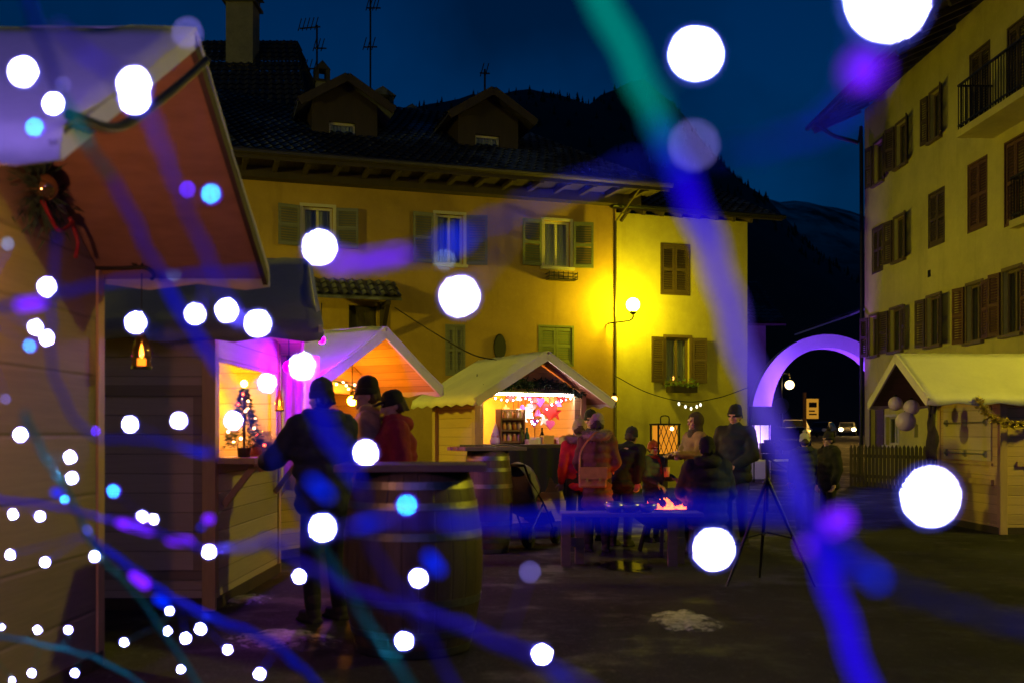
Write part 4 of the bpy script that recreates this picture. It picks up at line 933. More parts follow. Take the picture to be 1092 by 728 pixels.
# ------------------------------------------------------------------ aerials and cables
def aerial(label, px, py0, py1, d, els):
    p = P(px, py1, d); q = P(px, py0, d); t = thing('tv_antenna', label, 'antenna', p); h = q.z-p.z
    MB().tube([(0,0,-.5),(0,0,h)], .03, 6).build('mast', iron, t); m = MB()
    for z, L, dx, k in els:
        a = Vector((-L/2+dx,-.1,h*z-.12*L)); b = Vector((L/2+dx,.1,h*z+.12*L)); m.tube([a,b], .022, 5)
        for i in range(k): c = a.lerp(b, (i+.5)/k); m.tube([c-Vector((.05,.25,.18)),c+Vector((.05,-.25,.18))], .014, 5)
    m.build('elements', iron, t)
aerial('tv antenna with angled arms beside the small roof chimney', 338, 27, 82, 28.5, [(.95,.55,-.2,5),(.15,.5,-.2,4),(.55,.3,.1,3)])
aerial('tallest tv antenna mast, rising behind the first dormer', 395, -12, 92, 28.5, [(.93,.4,0,5),(.8,.35,.1,4),(.4,.35,0,3)])
aerial('short aerial on the second dormer', 517, 74, 96, 27., [(.8,.25,0,2)])
def cable(label, pts, r=.012): return tag(MB().tube(catmull(pts, 8), r, 5).build('overhead_cable', iron), label, 'cable')
cable('thin dark cable running from the porch roof down to the gift stall', [P(421,328,23.5),P(455,350,21),P(500,376,17),P(530,384,16)])
lc = [P(655,400,25.),P(690,418,24.9),P(730,428,24.8),P(765,424,24.8),P(800,412,26)]
ls = thing('bulb_garland', 'drooping cable of small bulbs from the globe lamp house to the arch', 'light string', (0,0,0)); MB().tube(catmull(lc,8), .012, 5).build('cable', iron, ls)
for px, py, mm in ((655,425,warmb),(801,434,glow('red_orange', (1,.2,.05), 30)),(819,418,glow('red_orange', (1,.2,.05), 30))): pass
ic = thing('icicle_lights', 'short row of icy white lights hanging below the planter box', 'light string', (0,0,0)); ip = [P(x,y,24.9) for x,y in ((724,429),(731,432),(737,434),(743,432),(747,430))]
MB().tube(catmull(ip,4), .01, 5).build('cable', iron, ic)
for p in ip: MB().ball(p-Vector((0,0,.03)), (.03,.03,.045), 10, 8).build('bulb', glow('icy_bulb', (1,.95,.7), 2.2), ic)
p = P(655,425,16.5); hang_lamp('small orange bulb at the right eave of the gift stall', p, glow('orange_small', (1,.3,.06), 14), .05, .3)

# ------------------------------------------------------------------ barrels, bench, fire, tripod, stroller
oak = planks('barrel_staves', (.20,.12,.07), 0, .09, .6, .3)
def stave_mat():
    m, nt, b, o = _new('oak_staves'); v = coords(nt); s = nt.nodes.new('ShaderNodeSeparateXYZ'); nt.links.new(v, s.inputs[0])
    a = math_(nt, 'MULTIPLY', math_(nt, 'ARCTAN2', s.outputs[1], s.outputs[0]), 26/6.2832); fr = math_(nt, 'FRACT', a); wn = nt.nodes.new('ShaderNodeTexWhiteNoise'); wn.noise_dimensions = '1D'; nt.links.new(math_(nt,'FLOOR',a), wn.inputs['W'])
    n = noisy(nt, 6, 6, coords(nt, (3,3,.4))); f = math_(nt,'ADD',math_(nt,'MULTIPLY',n,.7),math_(nt,'MULTIPLY',wn.outputs[0],.3))
    c = mix(nt, ramp(nt,f,.3,.75), (.035,.022,.014), (.10,.068,.042)); g = ramp(nt, math_(nt,'MINIMUM',fr,math_(nt,'SUBTRACT',1.,fr)), 0, .06); c = mix(nt, g, (.03,.018,.01), c)
    nt.links.new(c, b.inputs['Base Color']); b.inputs['Roughness'].default_value = .55; bump(nt, b, g, .5, .01); return m
stm = stave_mat(); hoop = mat('hoop_steel', (.22,.22,.23), .45, .25, 6, .1, metal=1.)
def barrel(label, x, y, h, r, top, rz_=0, tw=None, tp=None, group='barrels used as standing tables'):
    t = thing('barrel_table', label, 'barrel', (x,y,0), rz_, group); rb = r*.8
    def rad(u): return rb+(r-rb)*(1-(2*u-1)**2)
    MB().lathe([(0,0)]+[(rad(i/16), h*i/16) for i in range(17)]+[(0,h)], 52).build('barrel', stm, t, smooth=True)
    for u, w in ((.03,.05),(.13,.045),(.30,.05),(.66,.05),(.82,.045),(.93,.05)):
        q = [(rad(u-w/2/h)+.004,h*u-w/2),(rad(u+w/2/h)+.004,h*u+w/2)]; MB().lathe([(rad(u)-.01,h*u-w/2)]+q+[(rad(u)-.01,h*u+w/2)], 52).build('hoop', hoop, t, smooth=False)
    tw, td = top; m = MB(); n = 5
    for i in range(n): y_ = -td/2+td*i/n; m.box((-tw/2+.01*math.sin(i*3),y_+.003,h+.005),(tw/2-.01*math.cos(i*2),y_+td/n-.003,h+.05))
    m.build('tabletop', plainwood if tp is None else tp, t, bevel=.004); return t
tpw = mat('weathered_plank', (.13,.095,.075), .65, .3, 4, .25, stretch=(.15,1,1))
barrel('biggest oak barrel with plank top and steel hoops, nearest on the asphalt', GX(440,6.7), 6.75, 1.2, .47, (.98,.8), .06, tp=tpw)
barrel('slimmer oak barrel with long board top, in front of the gift stall', GX(520,12.2), 12.2, 1.24, .31, (.85,.5), .5, tp=tpw)
be = thing('wooden_bench', 'low wooden plank table in front of the fire bowl', 'bench', (0,0,0)); bm_ = mat('bench_wood', (.14,.11,.09), .65, .3, 4, .2, stretch=(.2,1,1))
x0, x1 = GX(598,11), GX(748,11)
for i in range(3): MB().box((x0,10.85+i*.13,.54),(x1,10.97+i*.13,.585)).build('plank', bm_, be, bevel=.005)
for px in (603,619,716,727):
    x = GX(px,11); y = 10.93 if px in (603,716) else 11.15; MB().box((x-.05,y-.05,0),(x+.05,y+.05,.537)).build('leg', bm_, be)
m = MB(); m.box((GX(603,11)+.0,11.02,.2),(GX(619,11)+.04,11.06,.3)).box((GX(716,11)+.0,11.02,.2),(GX(727,11)+.04,11.06,.3)); m.build('stretcher', bm_, be)
fb_ = thing('fire_bowl', 'black iron fire bowl with glowing embers behind the low plank table', 'fire bowl', (GX(708,12.1),12.1,0))
m = MB(); m.lathe([(.02,.32),(.2,.34),(.34,.44),(.40,.56),(.42,.56),(.36,.42),(.21,.315),(0,.30)], 28); m.build('bowl', iron, fb_, smooth=True)
for k in range(3): a = k*2.094+.3; MB().bar((.25*math.cos(a),.25*math.sin(a),.36),(.36*math.cos(a),.36*math.sin(a),0),.04).build('leg', iron, fb_)
emb = glow('embers', (1,.09,.006), 16.); rnd = random.Random(3); m = MB()
for i in range(150): a = rnd.random()*6.28; r = .3*rnd.random()**.5; s = rnd.uniform(.02,.05); m.add([Vector((r*math.cos(a),r*math.sin(a),.47+.12*rnd.random()*(1-r)))+Vector((rnd.gauss(0,s),rnd.gauss(0,s),rnd.gauss(0,s))) for _ in range(4)], [(0,1,2),(0,2,3),(0,3,1),(1,3,2)])
m.build('embers', emb, fb_)
logm = mat('charred_log', (.02,.014,.01), .9, .5, 8, .5); m = MB()
for i in range(5): a = i*1.3; m.tube([(.28*math.cos(a),.28*math.sin(a),.5),(-.18*math.cos(a),-.2*math.sin(a),.63)], .045, 8)
m.build('log', logm, fb_)
fl2 = glow('fire_flame', (1,.15,.008), 6); m = MB()
for i in range(9): a = i*.9; r = .16*((i*7)%5)/5; h = .07+.09*((i*3)%4)/4; m.tube(catmull([(r*math.cos(a),r*math.sin(a)-.05,.54),(r*math.cos(a)+.02,r*math.sin(a)-.05,.54+h*.5),(r*math.cos(a)-.01,r*math.sin(a)-.05,.54+h)],3), [.03,.045,.05,.045,.03,.012,.003], 7)
m.build('flame', fl2, fb_, smooth=True)
pot = [(655,543,'steel pan with a reflective lid on the plank table'),(672,541,'small steel bowl in the middle of the plank table'),(690,539,'wide steel bowl next to the embers on the plank table')]
for px, py, lb in pot:
    t = thing('steel_bowl', lb, 'bowl', (GX(px,11.),11.0,.588)); MB().lathe([(0,0),(.06,0),(.10,.05),(.115,.09),(.108,.09),(.09,.05),(.05,.012),(0,.012)], 24).build('bowl', steel, t, smooth=True)
    if 'pan' in lb: MB().lathe([(.11,.092),(.07,.115),(.0,.12)], 20).build('lid', steel, t, smooth=True)
# tripod
tp_ = thing('camera_tripod', 'black camera tripod standing open on the asphalt before the bundled-up pair', 'tripod', (GX(818,9.6),9.6,0))
hd = Vector((0,0,1.02))
for k, a in enumerate((R(200),R(335),R(85))): MB().tube([hd,hd*.55+Vector((math.cos(a)*.2,math.sin(a)*.2,0)),Vector((math.cos(a)*.45,math.sin(a)*.45,.0))], [.02,.018,.012], 8).build('leg', iron, tp_)
MB().tube([(0,0,.7),(0,0,1.2)], .016, 8).build('column', iron, tp_); m = MB(); m.box((-.06,-.05,1.2),(.06,.05,1.26)).tube([(0,0,1.22),(.22,.1,1.1)], .01, 6); m.build('head', iron, tp_)
m = MB()
for a in (R(200),R(335),R(85)): m.tube([(0,0,.5),(math.cos(a)*.25,math.sin(a)*.25,.45)], .008, 5)
m.build('brace', iron, tp_)
cm = thing('camera', 'small black camera mounted on the tripod', 'camera', (GX(818,9.6),9.6,1.262)); MB().box((-.07,-.04,0),(.07,.04,.1)).box((-.03,-.035,.1),(.03,.03,.13)).build('body', iron, cm, bevel=.008); MB(Matrix.Translation((0,.04,.05)) @ Matrix.Rotation(R(-90),4,'X')).lathe([(.04,0),(.04,.08),(.035,.085),(0,.08)], 18).build('lens', iron, cm)
# stroller
stx = thing('stroller', 'dark folded-back baby stroller parked by the gift stall counter', 'stroller', (GX(560,13.2),13.0,0), R(150)); nav = cloth('navy_cloth', (.03,.035,.055)); gry = cloth('grey_cloth', (.16,.16,.18))
for sx in (-.24,.24):
    for sy, r in ((-.38,.11),(.34,.14)):
        w = MB(Matrix.Translation((sx,sy,r)) @ Matrix.Rotation(R(90),4,'Y')).lathe([(r*.4,-.02),(r,-.022),(r,.022),(r*.4,.02)], 20).build('wheel', mat('tyre', (.012,.012,.012)), stx); MB(Matrix.Translation((sx,sy,r)) @ Matrix.Rotation(R(90),4,'Y')).lathe([(0,-.024),(r*.45,-.024),(r*.45,.024),(0,.024)], 14).build('rim', steel, w)
m = MB()
for sx in (-.24,.24): m.tube(catmull([(sx,-.38,.11),(sx,-.1,.5),(sx,.3,.85),(sx,.45,1.05)],4), .014, 8).tube([(sx,.34,.14),(sx,-.05,.55)], .014, 8)
m.tube([(-.24,.45,1.05),(.24,.45,1.05)], .018, 8); m.build('frame', iron, stx)
m = MB(); vs = []
for i, (y, z) in enumerate(((-.42,.30),(-.3,.44),(-.1,.42),(.05,.48),(.2,.75),(.26,.95))):
    for j in range(7): x = -.22+.44*j/6; vs.append((x,y,z-.05*(1-(2*j/6-1)**2)))
m.add(vs, [(i*7+j,i*7+j+1,(i+1)*7+j+1,(i+1)*7+j) for i in range(5) for j in range(6)]); o = m.build('seat', nav, stx, smooth=True); so = o.modifiers.new('t','SOLIDIFY'); so.thickness = .03
m = MB(); vs = []
for i in range(9):
    a = R(15+95*i/8)
    for j in range(9): b = math.pi*j/8; vs.append((.25*math.cos(b),.22-.42*math.cos(a)*math.sin(b),.62+.42*math.sin(a)*math.sin(b)*.9+.08*math.sin(b)))
m.add(vs, [(i*9+j,i*9+j+1,(i+1)*9+j+1,(i+1)*9+j) for i in range(8) for j in range(8)]); o = m.build('hood', gry, stx, smooth=True); so = o.modifiers.new('t','SOLIDIFY'); so.thickness = .012
# lattice lantern behind the child
ll = thing('lattice_lantern', 'big square lantern glowing yellow through crossed lattice, on a post by the fire', 'lantern', (GX(709,15.6),15.6,0), R(12))
z0, z1 = CAMZ+(HZ-484)/FPX*15.6, CAMZ+(HZ-452)/FPX*15.6; w = .17; m = MB()
for sx in (-w,w):
    for sy in (-w,w): m.box((sx-.012,sy-.012,z0),(sx+.012,sy+.012,z1))
for z in (z0,z1): m.box((-w-.02,-w-.02,z-.012),(w+.02,w+.02,z+.012))
m.build('frame', iron, ll); m = MB()
for i in range(-3,4):
    for s in (-1,1):
        a = Vector((i*w/2-s*w/2*1.0,-w-.004,z0)); b = Vector((i*w/2+s*w/2*1.0,-w-.004,z1))
        def cl(p, q):
            p, q = p.copy(), q.copy()
            for lim in (-w, w):
                sg = 1 if lim > 0 else -1
                if (p.x-lim)*sg > 0 and (q.x-lim)*sg > 0: return None
                if (p.x-lim)*sg > 0: p = p.lerp(q, (lim-p.x)/(q.x-p.x))
                if (q.x-lim)*sg > 0: q = q.lerp(p, (lim-q.x)/(p.x-q.x))
            return p, q
        r = cl(a, b)
        if r and (r[0]-r[1]).length > .02: m.tube(r, .006, 5)
m.build('lattice', iron, ll); bx('paper', glow('lantern_paper', (1.,.34,.02), .75), (-w+.02,-w+.02,z0+.013), (w-.02,w-.02,z1-.02), ll)
MB().ball((.05,-w+.0,z1-.07), .03, 10, 8).build('bulb', glow('bright_bulb', (1,.6,.2), 14), ll); m = MB(); m.bar((0,0,0),(0,0,z0-.012),.07); m.build('post', plainwood, ll); MB().tube(catmull([(-.07,0,z1),(-.06,0,z1+.12),(.06,0,z1+.12),(.07,0,z1)],5), .01, 6).build('handle', iron, ll)
# ------------------------------------------------------------------ people
skin = mat('skin', (.50,.30,.21), .55, .08, 12, .05); lipm = mat('lip', (.38,.14,.12), .5); eyem = mat('eye_dark', (.02,.015,.012), .2)
def voxel(m, name, mt_, parent, vs=.012, smooth=6):
    o = m.build(name+'_raw', mt_); r = o.modifiers.new('r', 'REMESH'); r.mode = 'VOXEL'; r.voxel_size = vs
    s = o.modifiers.new('s', 'SMOOTH'); s.factor = .5; s.iterations = smooth
    dg = bpy.context.evaluated_depsgraph_get(); me = bpy.data.meshes.new_from_object(o.evaluated_get(dg)); me.name = name
    for p in me.polygons: p.use_smooth = True
    me.materials.clear(); me.materials.append(mt_); old = o.data
    C.objects.unlink(o); bpy.data.objects.remove(o); bpy.data.meshes.remove(old)
    n = bpy.data.objects.new(name, me); C.objects.link(n); n.parent = parent; return n
def hand(m, w, d, curl=.6, side=1):
    """palm and five bent fingers from wrist w along direction d"""
    w = Vector(w); d = Vector(d).normalized(); up = Vector((0,0,1)) if abs(d.z) < .8 else Vector((0,-1,0))
    s = d.cross(up).normalized()*side; nrm = s.cross(d).normalized()
    if nrm.z > 0 and abs(d.z) < .8: nrm = -nrm
    k = w+d*.085
    for o_ in (-.028,-.009,.011,.03): m.cap(w+s*o_*.55, k+s*o_, .016, .013, 8)
    for o_, L in ((-.03,.065),(-.011,.078),(.010,.074),(.03,.058)):
        a = k+s*o_; b = a+(d*math.cos(curl*.7)+nrm*math.sin(curl*.7))*L*.55; c = b+(d*math.cos(curl*1.8)+nrm*math.sin(curl*1.8))*L*.5; m.cap(a, b, .0105, .0095, 8).cap(b, c, .0095, .008, 8)
    a = w+d*.025-s*.03; b = a+(d*.6-s*.7+nrm*.25).normalized()*.042; c = b+(d*.9-s*.1+nrm*.4).normalized()*.034; m.cap(a, b, .013, .011, 8).cap(b, c, .011, .009, 8)
def person(label, x, y, rz_, H=1.75, jk='black', tr='black', hat=None, lean=0., yaw=0., pitch=0., arms=None, sit=None, long=False, hood=None, bulk=1., scarf=None, hair=None, face=True, z=0., stride=.0, bag=None):
    t = thing('person', label, 'person', (x,y,z), rz_); k = H/1.75
    if hair is None and hat and hat[0] != 'wool': hair = (random.Random(int(x*37)).choice(['hairbrown','black','hairbrown','darkbrown']), .03 if hood else .015)
    jm, tm = COL[jk], COL[tr]; boots = COL['boot']
    hz_ = .92 if sit is None else sit
    def up(p):                                   # upper-body point: lean forward (-y) about the hip
        p = Vector(p); dz = p.z-.92; a = lean
        return Vector((p.x, p.y-dz*math.sin(a)+0*p.y, hz_+dz*math.cos(a)))*k
    sc = lambda p: Vector(p)*k
    hips = [sc((s*.09,0,hz_)) for s in (-1,1)]
    if sit is None:
        knees = [sc((s*.105,-.03-(s*stride*.25),.49)) for s in (-1,1)]; ank = [sc((s*.11,.03-(s*stride*.3)+0,.09)) for s in (-1,1)]
    else:
        knees = [sc((s*.15,-.40,max(.45,hz_+.02))) for s in (-1,1)]; ank = [sc((s*.14,-.36,.09)) for s in (-1,1)]
    sh = [up((s*.175*(.9+.1*bulk),0,1.42)) for s in (-1,1)]
    A = arms or [None,None]; el, wr = [], []
    for i, s in enumerate((-1,1)):
        if A[i] is None: e, w = (s*.25,.03,1.14), (s*.24,-.05,.90)
        else: e, w = A[i]
        el.append(up(e)); wr.append(up(w))
    hc = up((0,-.01,1.635)); nk = up((0,0,1.50))
    HM = Matrix.Translation(hc) @ Matrix.Rotation(yaw,4,'Z') @ Matrix.Rotation(pitch,4,'X')
    # body: one continuous skin surface
    b = MB(); b.cap(up((0,0,.95)), up((0,0,1.12)), .12*k, .11*k).cap(up((0,0,1.12)), up((0,0,1.34)), .11*k, .125*k).cap(sh[0], sh[1], .06*k, .06*k).cap(up((0,0,1.4)), up((0,-.005,1.56)), .055*k, .05*k)
    for i in (0,1):
        b.cap(sh[i], el[i], .048*k, .04*k).cap(el[i], wr[i], .04*k, .028*k).cap(hips[i], knees[i], .078*k, .055*k).cap(knees[i], ank[i], .055*k, .04*k).cap(ank[i], ank[i]+Vector((0,-.12,-.05))*k, .035*k, .03*k)
        hand(b, wr[i], wr[i]-el[i], .7, 1 if i else -1)
    S = k; old = b.M; b.M = HM
    b.ball((0,.01,.02), (.074*S,.092*S,.10*S), 24, 16).ball((0,-.022*S,-.045*S), (.056*S,.062*S,.065*S), 20, 14).ball((0,-.066*S,-.092*S), (.024*S,.02*S,.018*S), 12, 8)
    b.cap((0,-.083*S,.012*S), (0,-.104*S,-.022*S), .009*S, .0145*S, 8).ball((-.012*S,-.094*S,-.027*S), .009*S, 8, 6).ball((.012*S,-.094*S,-.027*S), .009*S, 8, 6)
    for s in (-1,1): b.ball((s*.074*S,.012*S,-.005*S), (.012*S,.022*S,.032*S), 10, 8).ball((s*.045*S,-.062*S,-.022*S), (.02*S,.02*S,.018*S), 10, 8)
    b.cap((-.038*S,-.083*S,.034*S), (.038*S,-.083*S,.034*S), .012*S, .012*S, 8)
    b.M = None; voxel(b, 'body', skin, t, .0085, 3)
    if face:
        for s in (-1,1): MB(HM).ball((s*.031*S,-.084*S,.012*S), (.012*S,.008*S,.007*S), 10, 8).build('eye', eyem, t, smooth=True)
        MB(HM).ball((0,-.081*S,-.061*S), (.023*S,.009*S,.007*S), 12, 8).build('mouth', lipm, t, smooth=True)
    # jacket
    j = MB(); u = bulk*k; bot = .58 if long else .80
    hem = up((0,0,bot)) if sit is None else up((0,0,.88))
    j.add([], [])
    def ell(p, r): j.ball(p, (r[0]*u, r[1]*u, r[2]*u), 20, 12)
    for zz, rx, ry in ((.86,.185,.145),(.98,.18,.14),(1.1,.185,.145),(1.22,.195,.15),(1.33,.195,.145)):
        ell(up((0,0,zz)), (rx,ry,.10))
    if long and sit is None:
        for zz, rx, ry in ((.76,.195,.16),(.66,.205,.17),(.60,.205,.17)): ell(up((0,0,zz)), (rx,ry,.09))
    j.cap(sh[0], sh[1], .088*u, .088*u, 14).cap(up((0,0,1.4)), up((0,.0,1.49)), .085*u, .078*u, 14)
    for i in (0,1):
        j.cap(sh[i], el[i], .078*u, .066*u, 14).cap(el[i], el[i].lerp(wr[i], .93), .066*u, .052*u, 14)
        q = el[i].lerp(wr[i], .5); j.ball(el[i]+Vector((0,0,.0)), .07*u, 12, 8)
    jo = voxel(j, 'jacket', jm, t, .016, 5)
    so = jo.modifiers.new('wrinkle', 'DISPLACE'); tx = TEX; so.texture = tx; so.strength = .034; so.mid_level = .5; so.texture_coords = 'GLOBAL'
    # trousers
    q = MB()
    q.cap(up((0,0,.90)) if sit is None else sc((0,0,hz_)), up((0,0,1.0)), .145*u**.5, .14*u**.5, 14)
    for i in (0,1): q.cap(hips[i], knees[i], .098*k, .073*k, 14).cap(knees[i], ank[i]+Vector((0,0,.03)), .073*k, .062*k, 14)
    voxel(q, 'trousers', tm, t, .016, 5)
    for i in (0,1):
        m = MB(); p = ank[i]; m.cap(p+Vector((0,0,.09))*k, p, .06*k, .055*k, 12).cap(p+Vector((0,.02,-.03))*k, p+Vector((0,-.14,-.045))*k, .052*k, .042*k, 12).box(p+Vector((-.05,-.19,-.09))*k, p+Vector((.05,.07,-.065))*k); voxel(m, 'boot', boots, t, .01, 3)
    hm_ = None
    if hat:
        kd, hcol = hat; hm_ = COL[hcol]; m = MB(HM)
        if kd in ('beanie','pom','cap'):
            prof = [(.086,.015),(.090,.03),(.091,.075),(.087,.10),(.076,.128),(.056,.15),(.028,.161),(0,.163)] if kd != 'cap' else [(.086,.04),(.09,.05),(.088,.085),(.07,.118),(.04,.13),(0,.133)]
            m.lathe([(r*S*1.0,(z_)*S) for r, z_ in prof], 28, (0,.008*S,0)); m.v = [v for v in m.v]
            if kd == 'cap': m.extr([(-.06*S,-.075*S,.045*S),(.06*S,-.075*S,.045*S),(.045*S,-.15*S,.032*S),(-.045*S,-.15*S,.032*S)], (0,0,.008*S))
            rr = random.Random(int(abs(x)*131+abs(y)*17)); ax, ay = rr.uniform(-.12,.12), rr.uniform(-.02,.22); hi = HM.inverted()
            for v in m.v:
                q = hi @ v; f = max(0., q.z-.05*S)
                v.x += (HM.to_3x3() @ Vector((1,0,0))).x*0+ax*f*1.3; v.z += rr.uniform(-.003,.003); v.y += ay*f*1.2
            if kd != 'cap': o = m.build('hat', hm_, t, smooth=True); so = o.modifiers.new('s','SUBSURF'); so.levels = so.render_levels = 2; so = o.modifiers.new('k','DISPLACE'); so.texture = TEX; so.strength = .016; so.texture_coords = 'GLOBAL'
            else: o = m.build('hat', hm_, t)
            so = o.modifiers.new('t','SOLIDIFY'); so.thickness = .012
            m = MB(HM); m.lathe([(.088*S,.004*S),(.0955*S,.012*S),(.0965*S,.05*S),(.090*S,.058*S)], 28, (0,.008*S,0)).build('brim', hm_, o, smooth=True)
            if kd == 'pom': 
                rnd = random.Random(int(x*99)); m = MB(HM)
                for i in range(220):
                    v = Vector((rnd.gauss(0,1),rnd.gauss(0,1),rnd.gauss(0,1))).normalized(); e = v.orthogonal().normalized()*.004; c = Vector((0,.01,.185*S)); m.add([c-e,c+e,c+v*.05*S*rnd.uniform(.8,1.1)], [(0,1,2)])
                m.ball((0,.01,.185*S), .032*S, 12, 8); m.build('pompom', hm_, o)
    if hair:
        m = MB(HM); hl = hair[1]
        m.ball((0,.026*S,.02*S), (.08*S,.086*S,.10*S), 20, 14)
        for i in range(7): a = R(-20+220*i/6); m.cap((.075*S*math.cos(a),.03*S+.07*S*abs(math.sin(a)),0), (.08*S*math.cos(a),.04*S+.075*S*abs(math.sin(a)),-hl*S), .019*S, .015*S, 8)
        voxel(m, 'hair', COL[hair[0]], t, .012, 3)
    if hood == 'down':
        m = MB()
        for i in range(13):
            a = R(-25+230*i/12); c = up((.11*math.cos(a),.015+.085*math.sin(a),1.50-.015*math.sin(a))); m.ball(c, .052*u, 10, 8)
        voxel(m, 'hood', jm, t, .014, 5)
    elif hood in ('fur','hoodup','snood'):
        m = MB(HM); 
        if hood != 'fur':
            m.ball((0,.03*S,.03*S), (.115*S,.12*S,.135*S), 22, 14).cap((0,.03*S,-.06*S), (0,.02*S,-.17*S), .1*S, .12*S, 16)
            cut = MB(HM)
            o = voxel(m, 'hood', COL[hat[1]] if hat else jm, t, .012, 5)
            inv = HM.inverted()
            bmh = bmesh.new(); bmh.from_mesh(o.data)
            dl = [f for f in bmh.faces if (lambda c: c.y < -.045*S and abs(c.x) < .075*S and -.10*S < c.z < .085*S)(inv @ f.calc_center_median())]
            bmesh.ops.delete(bmh, geom=dl, context='FACES'); bmh.to_mesh(o.data); bmh.free()
            so = o.modifiers.new('t','SOLIDIFY'); so.thickness = .01
        else:
            for i in range(15):
                a = R(-40+260*i/14); c = up((.135*math.cos(a),.02+.11*math.sin(a),1.50)); m2 = None
                m.M = None; m.ball(c, .06*u, 10, 8)
            o = voxel(m, 'fur_hood', COL['fur'], t, .014, 4)
            rnd = random.Random(int(y*77)); f = MB(); me = o.data; vs_ = [v.co.copy() for v in me.vertices]; ns = [v.normal.copy() for v in me.vertices]
            for i in range(1500):
                q_ = rnd.randrange(len(vs_)); nrm = (ns[q_]+Vector((rnd.gauss(0,.5),rnd.gauss(0,.5),rnd.gauss(0,.5)))).normalized(); e = nrm.orthogonal().normalized()*.003; c = vs_[q_]; f.add([c-e,c+e,c+nrm*.04], [(0,1,2)])
            f.build('fur_trim', COL['fur'], o)
    if scarf:
        m = MB()
        for i in range(16): a = R(360*i/16); m.ball(up((.085*math.cos(a),-.005+.08*math.sin(a),1.50+.01*math.sin(a*3))), .036*k, 10, 8)
        m.cap(up((.05,-.1,1.48)), up((.06,-.16,1.22)), .034*k, .03*k); voxel(m, 'scarf', COL[scarf], t, .012, 4)
    return t, k, up, wr
TEX = bpy.data.textures.new('wrinkle', 'CLOUDS'); TEX.noise_scale = .11; TEX.noise_depth = 3
COL = {n: cloth('cloth_'+n, c) for n, c in dict(black=(.006,.006,.0075), charcoal=(.017,.017,.02), navy=(.015,.02,.05), tan=(.42,.25,.12), maroon=(.22,.006,.03), brown=(.12,.05,.028), red=(.5,.02,.02), teal=(.06,.10,.11), denim=(.03,.04,.08), grey=(.25,.25,.26), fur=(.30,.24,.18), knit=(.42,.40,.37), olive=(.05,.045,.025), rust=(.3,.05,.03), stripe=(.22,.13,.08), hairbrown=(.06,.035,.02), hairgrey=(.3,.28,.26), boot=(.02,.016,.014), darkbrown=(.04,.025,.02)).items()}
def cup(label, p, m_, h=.1, r=.04):
    t = thing('cup', label, 'cup', p); MB().lathe([(0,0),(r*.8,0),(r,h),(r*.92,h),(r*.75,.008),(0,.008)], 18).build('cup', m_, t, smooth=True); return t
paperc = mat('paper_cup', (.75,.45,.25), .7, .05, 6, 0)
# by the drinks stall
person('person in a dark hooded jacket, back turned, reaching toward the drinks stall counter', -1.46, 7.75, R(-140), 1.84, 'navy', 'black', ('beanie','navy'), lean=.06, bulk=1.28, hood='down', arms=[((-.27,-.12,1.17),(-.10,-.32,1.10)),((.30,-.18,1.20),(.24,-.46,1.16))], yaw=.2, face=False)
cup('dark mug held out by the hooded drinker at the counter', (GX(303,8.1),8.05,CAMZ+(HZ-492)/FPX*8.05), mat('mug_dark', (.08,.03,.03), .3), .1, .042)
person('person in dark beanie and tan jacket, in profile behind the hooded drinker', -1.24, 8.55, R(-80), 1.9, 'tan', 'charcoal', ('beanie','black'), bulk=1.15, hood='down', yaw=.0, arms=[((-.24,-.12,1.15),(-.12,-.3,1.15)),None])
person('person in dark cap and maroon jacket, looking down to the side', -.99, 8.35, R(-75), 1.80, 'maroon', 'black', ('cap','black'), bulk=1.3, hood='down', pitch=.25, hair=('hairbrown',.06))
# by the gift stall
wx_, wy_ = GX(637,12.3), 12.3
t, k, up, wr = person('person seen from behind in brown coat and knit hat, brown satchel at the hip', wx_, wy_, R(172), 1.66, 'brown', 'black', ('beanie','fur'), long=True, bulk=1.05, hood='fur', face=False, arms=[((-.25,.0,1.15),(-.16,-.2,1.05)),((.26,.0,1.15),(.2,-.15,1.0))])
bg = thing('satchel', 'brown leather satchel with two clasps hanging at the back of the brown coat', 'bag', (GX(632,12.0),12.02,0), R(6)); leather = mat('leather', (.45,.19,.07), .45, .25, 14, .15)
MB().box((-.165,-.05,.80),(.165,.05,1.04)).build('body', leather, bg, bevel=.02); f = MB().box((-.17,-.062,.90),(.17,-.052,1.05)).build('flap', leather, bg, bevel=.004)
for s in (-.08,.08): MB().box((s-.014,-.072,.875),(s+.014,-.060,.92)).build('clasp', gold, bg)
MB().tube(catmull([(-.16,0,1.03),(-.13,.04,1.25),(.05,.1,1.46),(.16,.16,1.42)],6), .012, 6).build('strap', leather, bg)
person('shorter person in a fur-trimmed hood and red jacket at the gift stall counter', GX(617,12.9), 12.9, R(195), 1.60, 'red', 'charcoal', ('pom','fur'), hood='fur', face=False, bulk=1.0)
person('person in dark beanie facing us between the brown coat and the gift stall', GX(630,13.7), 13.7, R(-8), 1.74, 'charcoal', 'black', ('beanie','black'))
person('person in black bending forward beside the brown-coated shopper', GX(664,12.7), 12.9, R(150), 1.6, 'black', 'black', ('beanie','charcoal'), lean=.55, bulk=1.1, face=False)
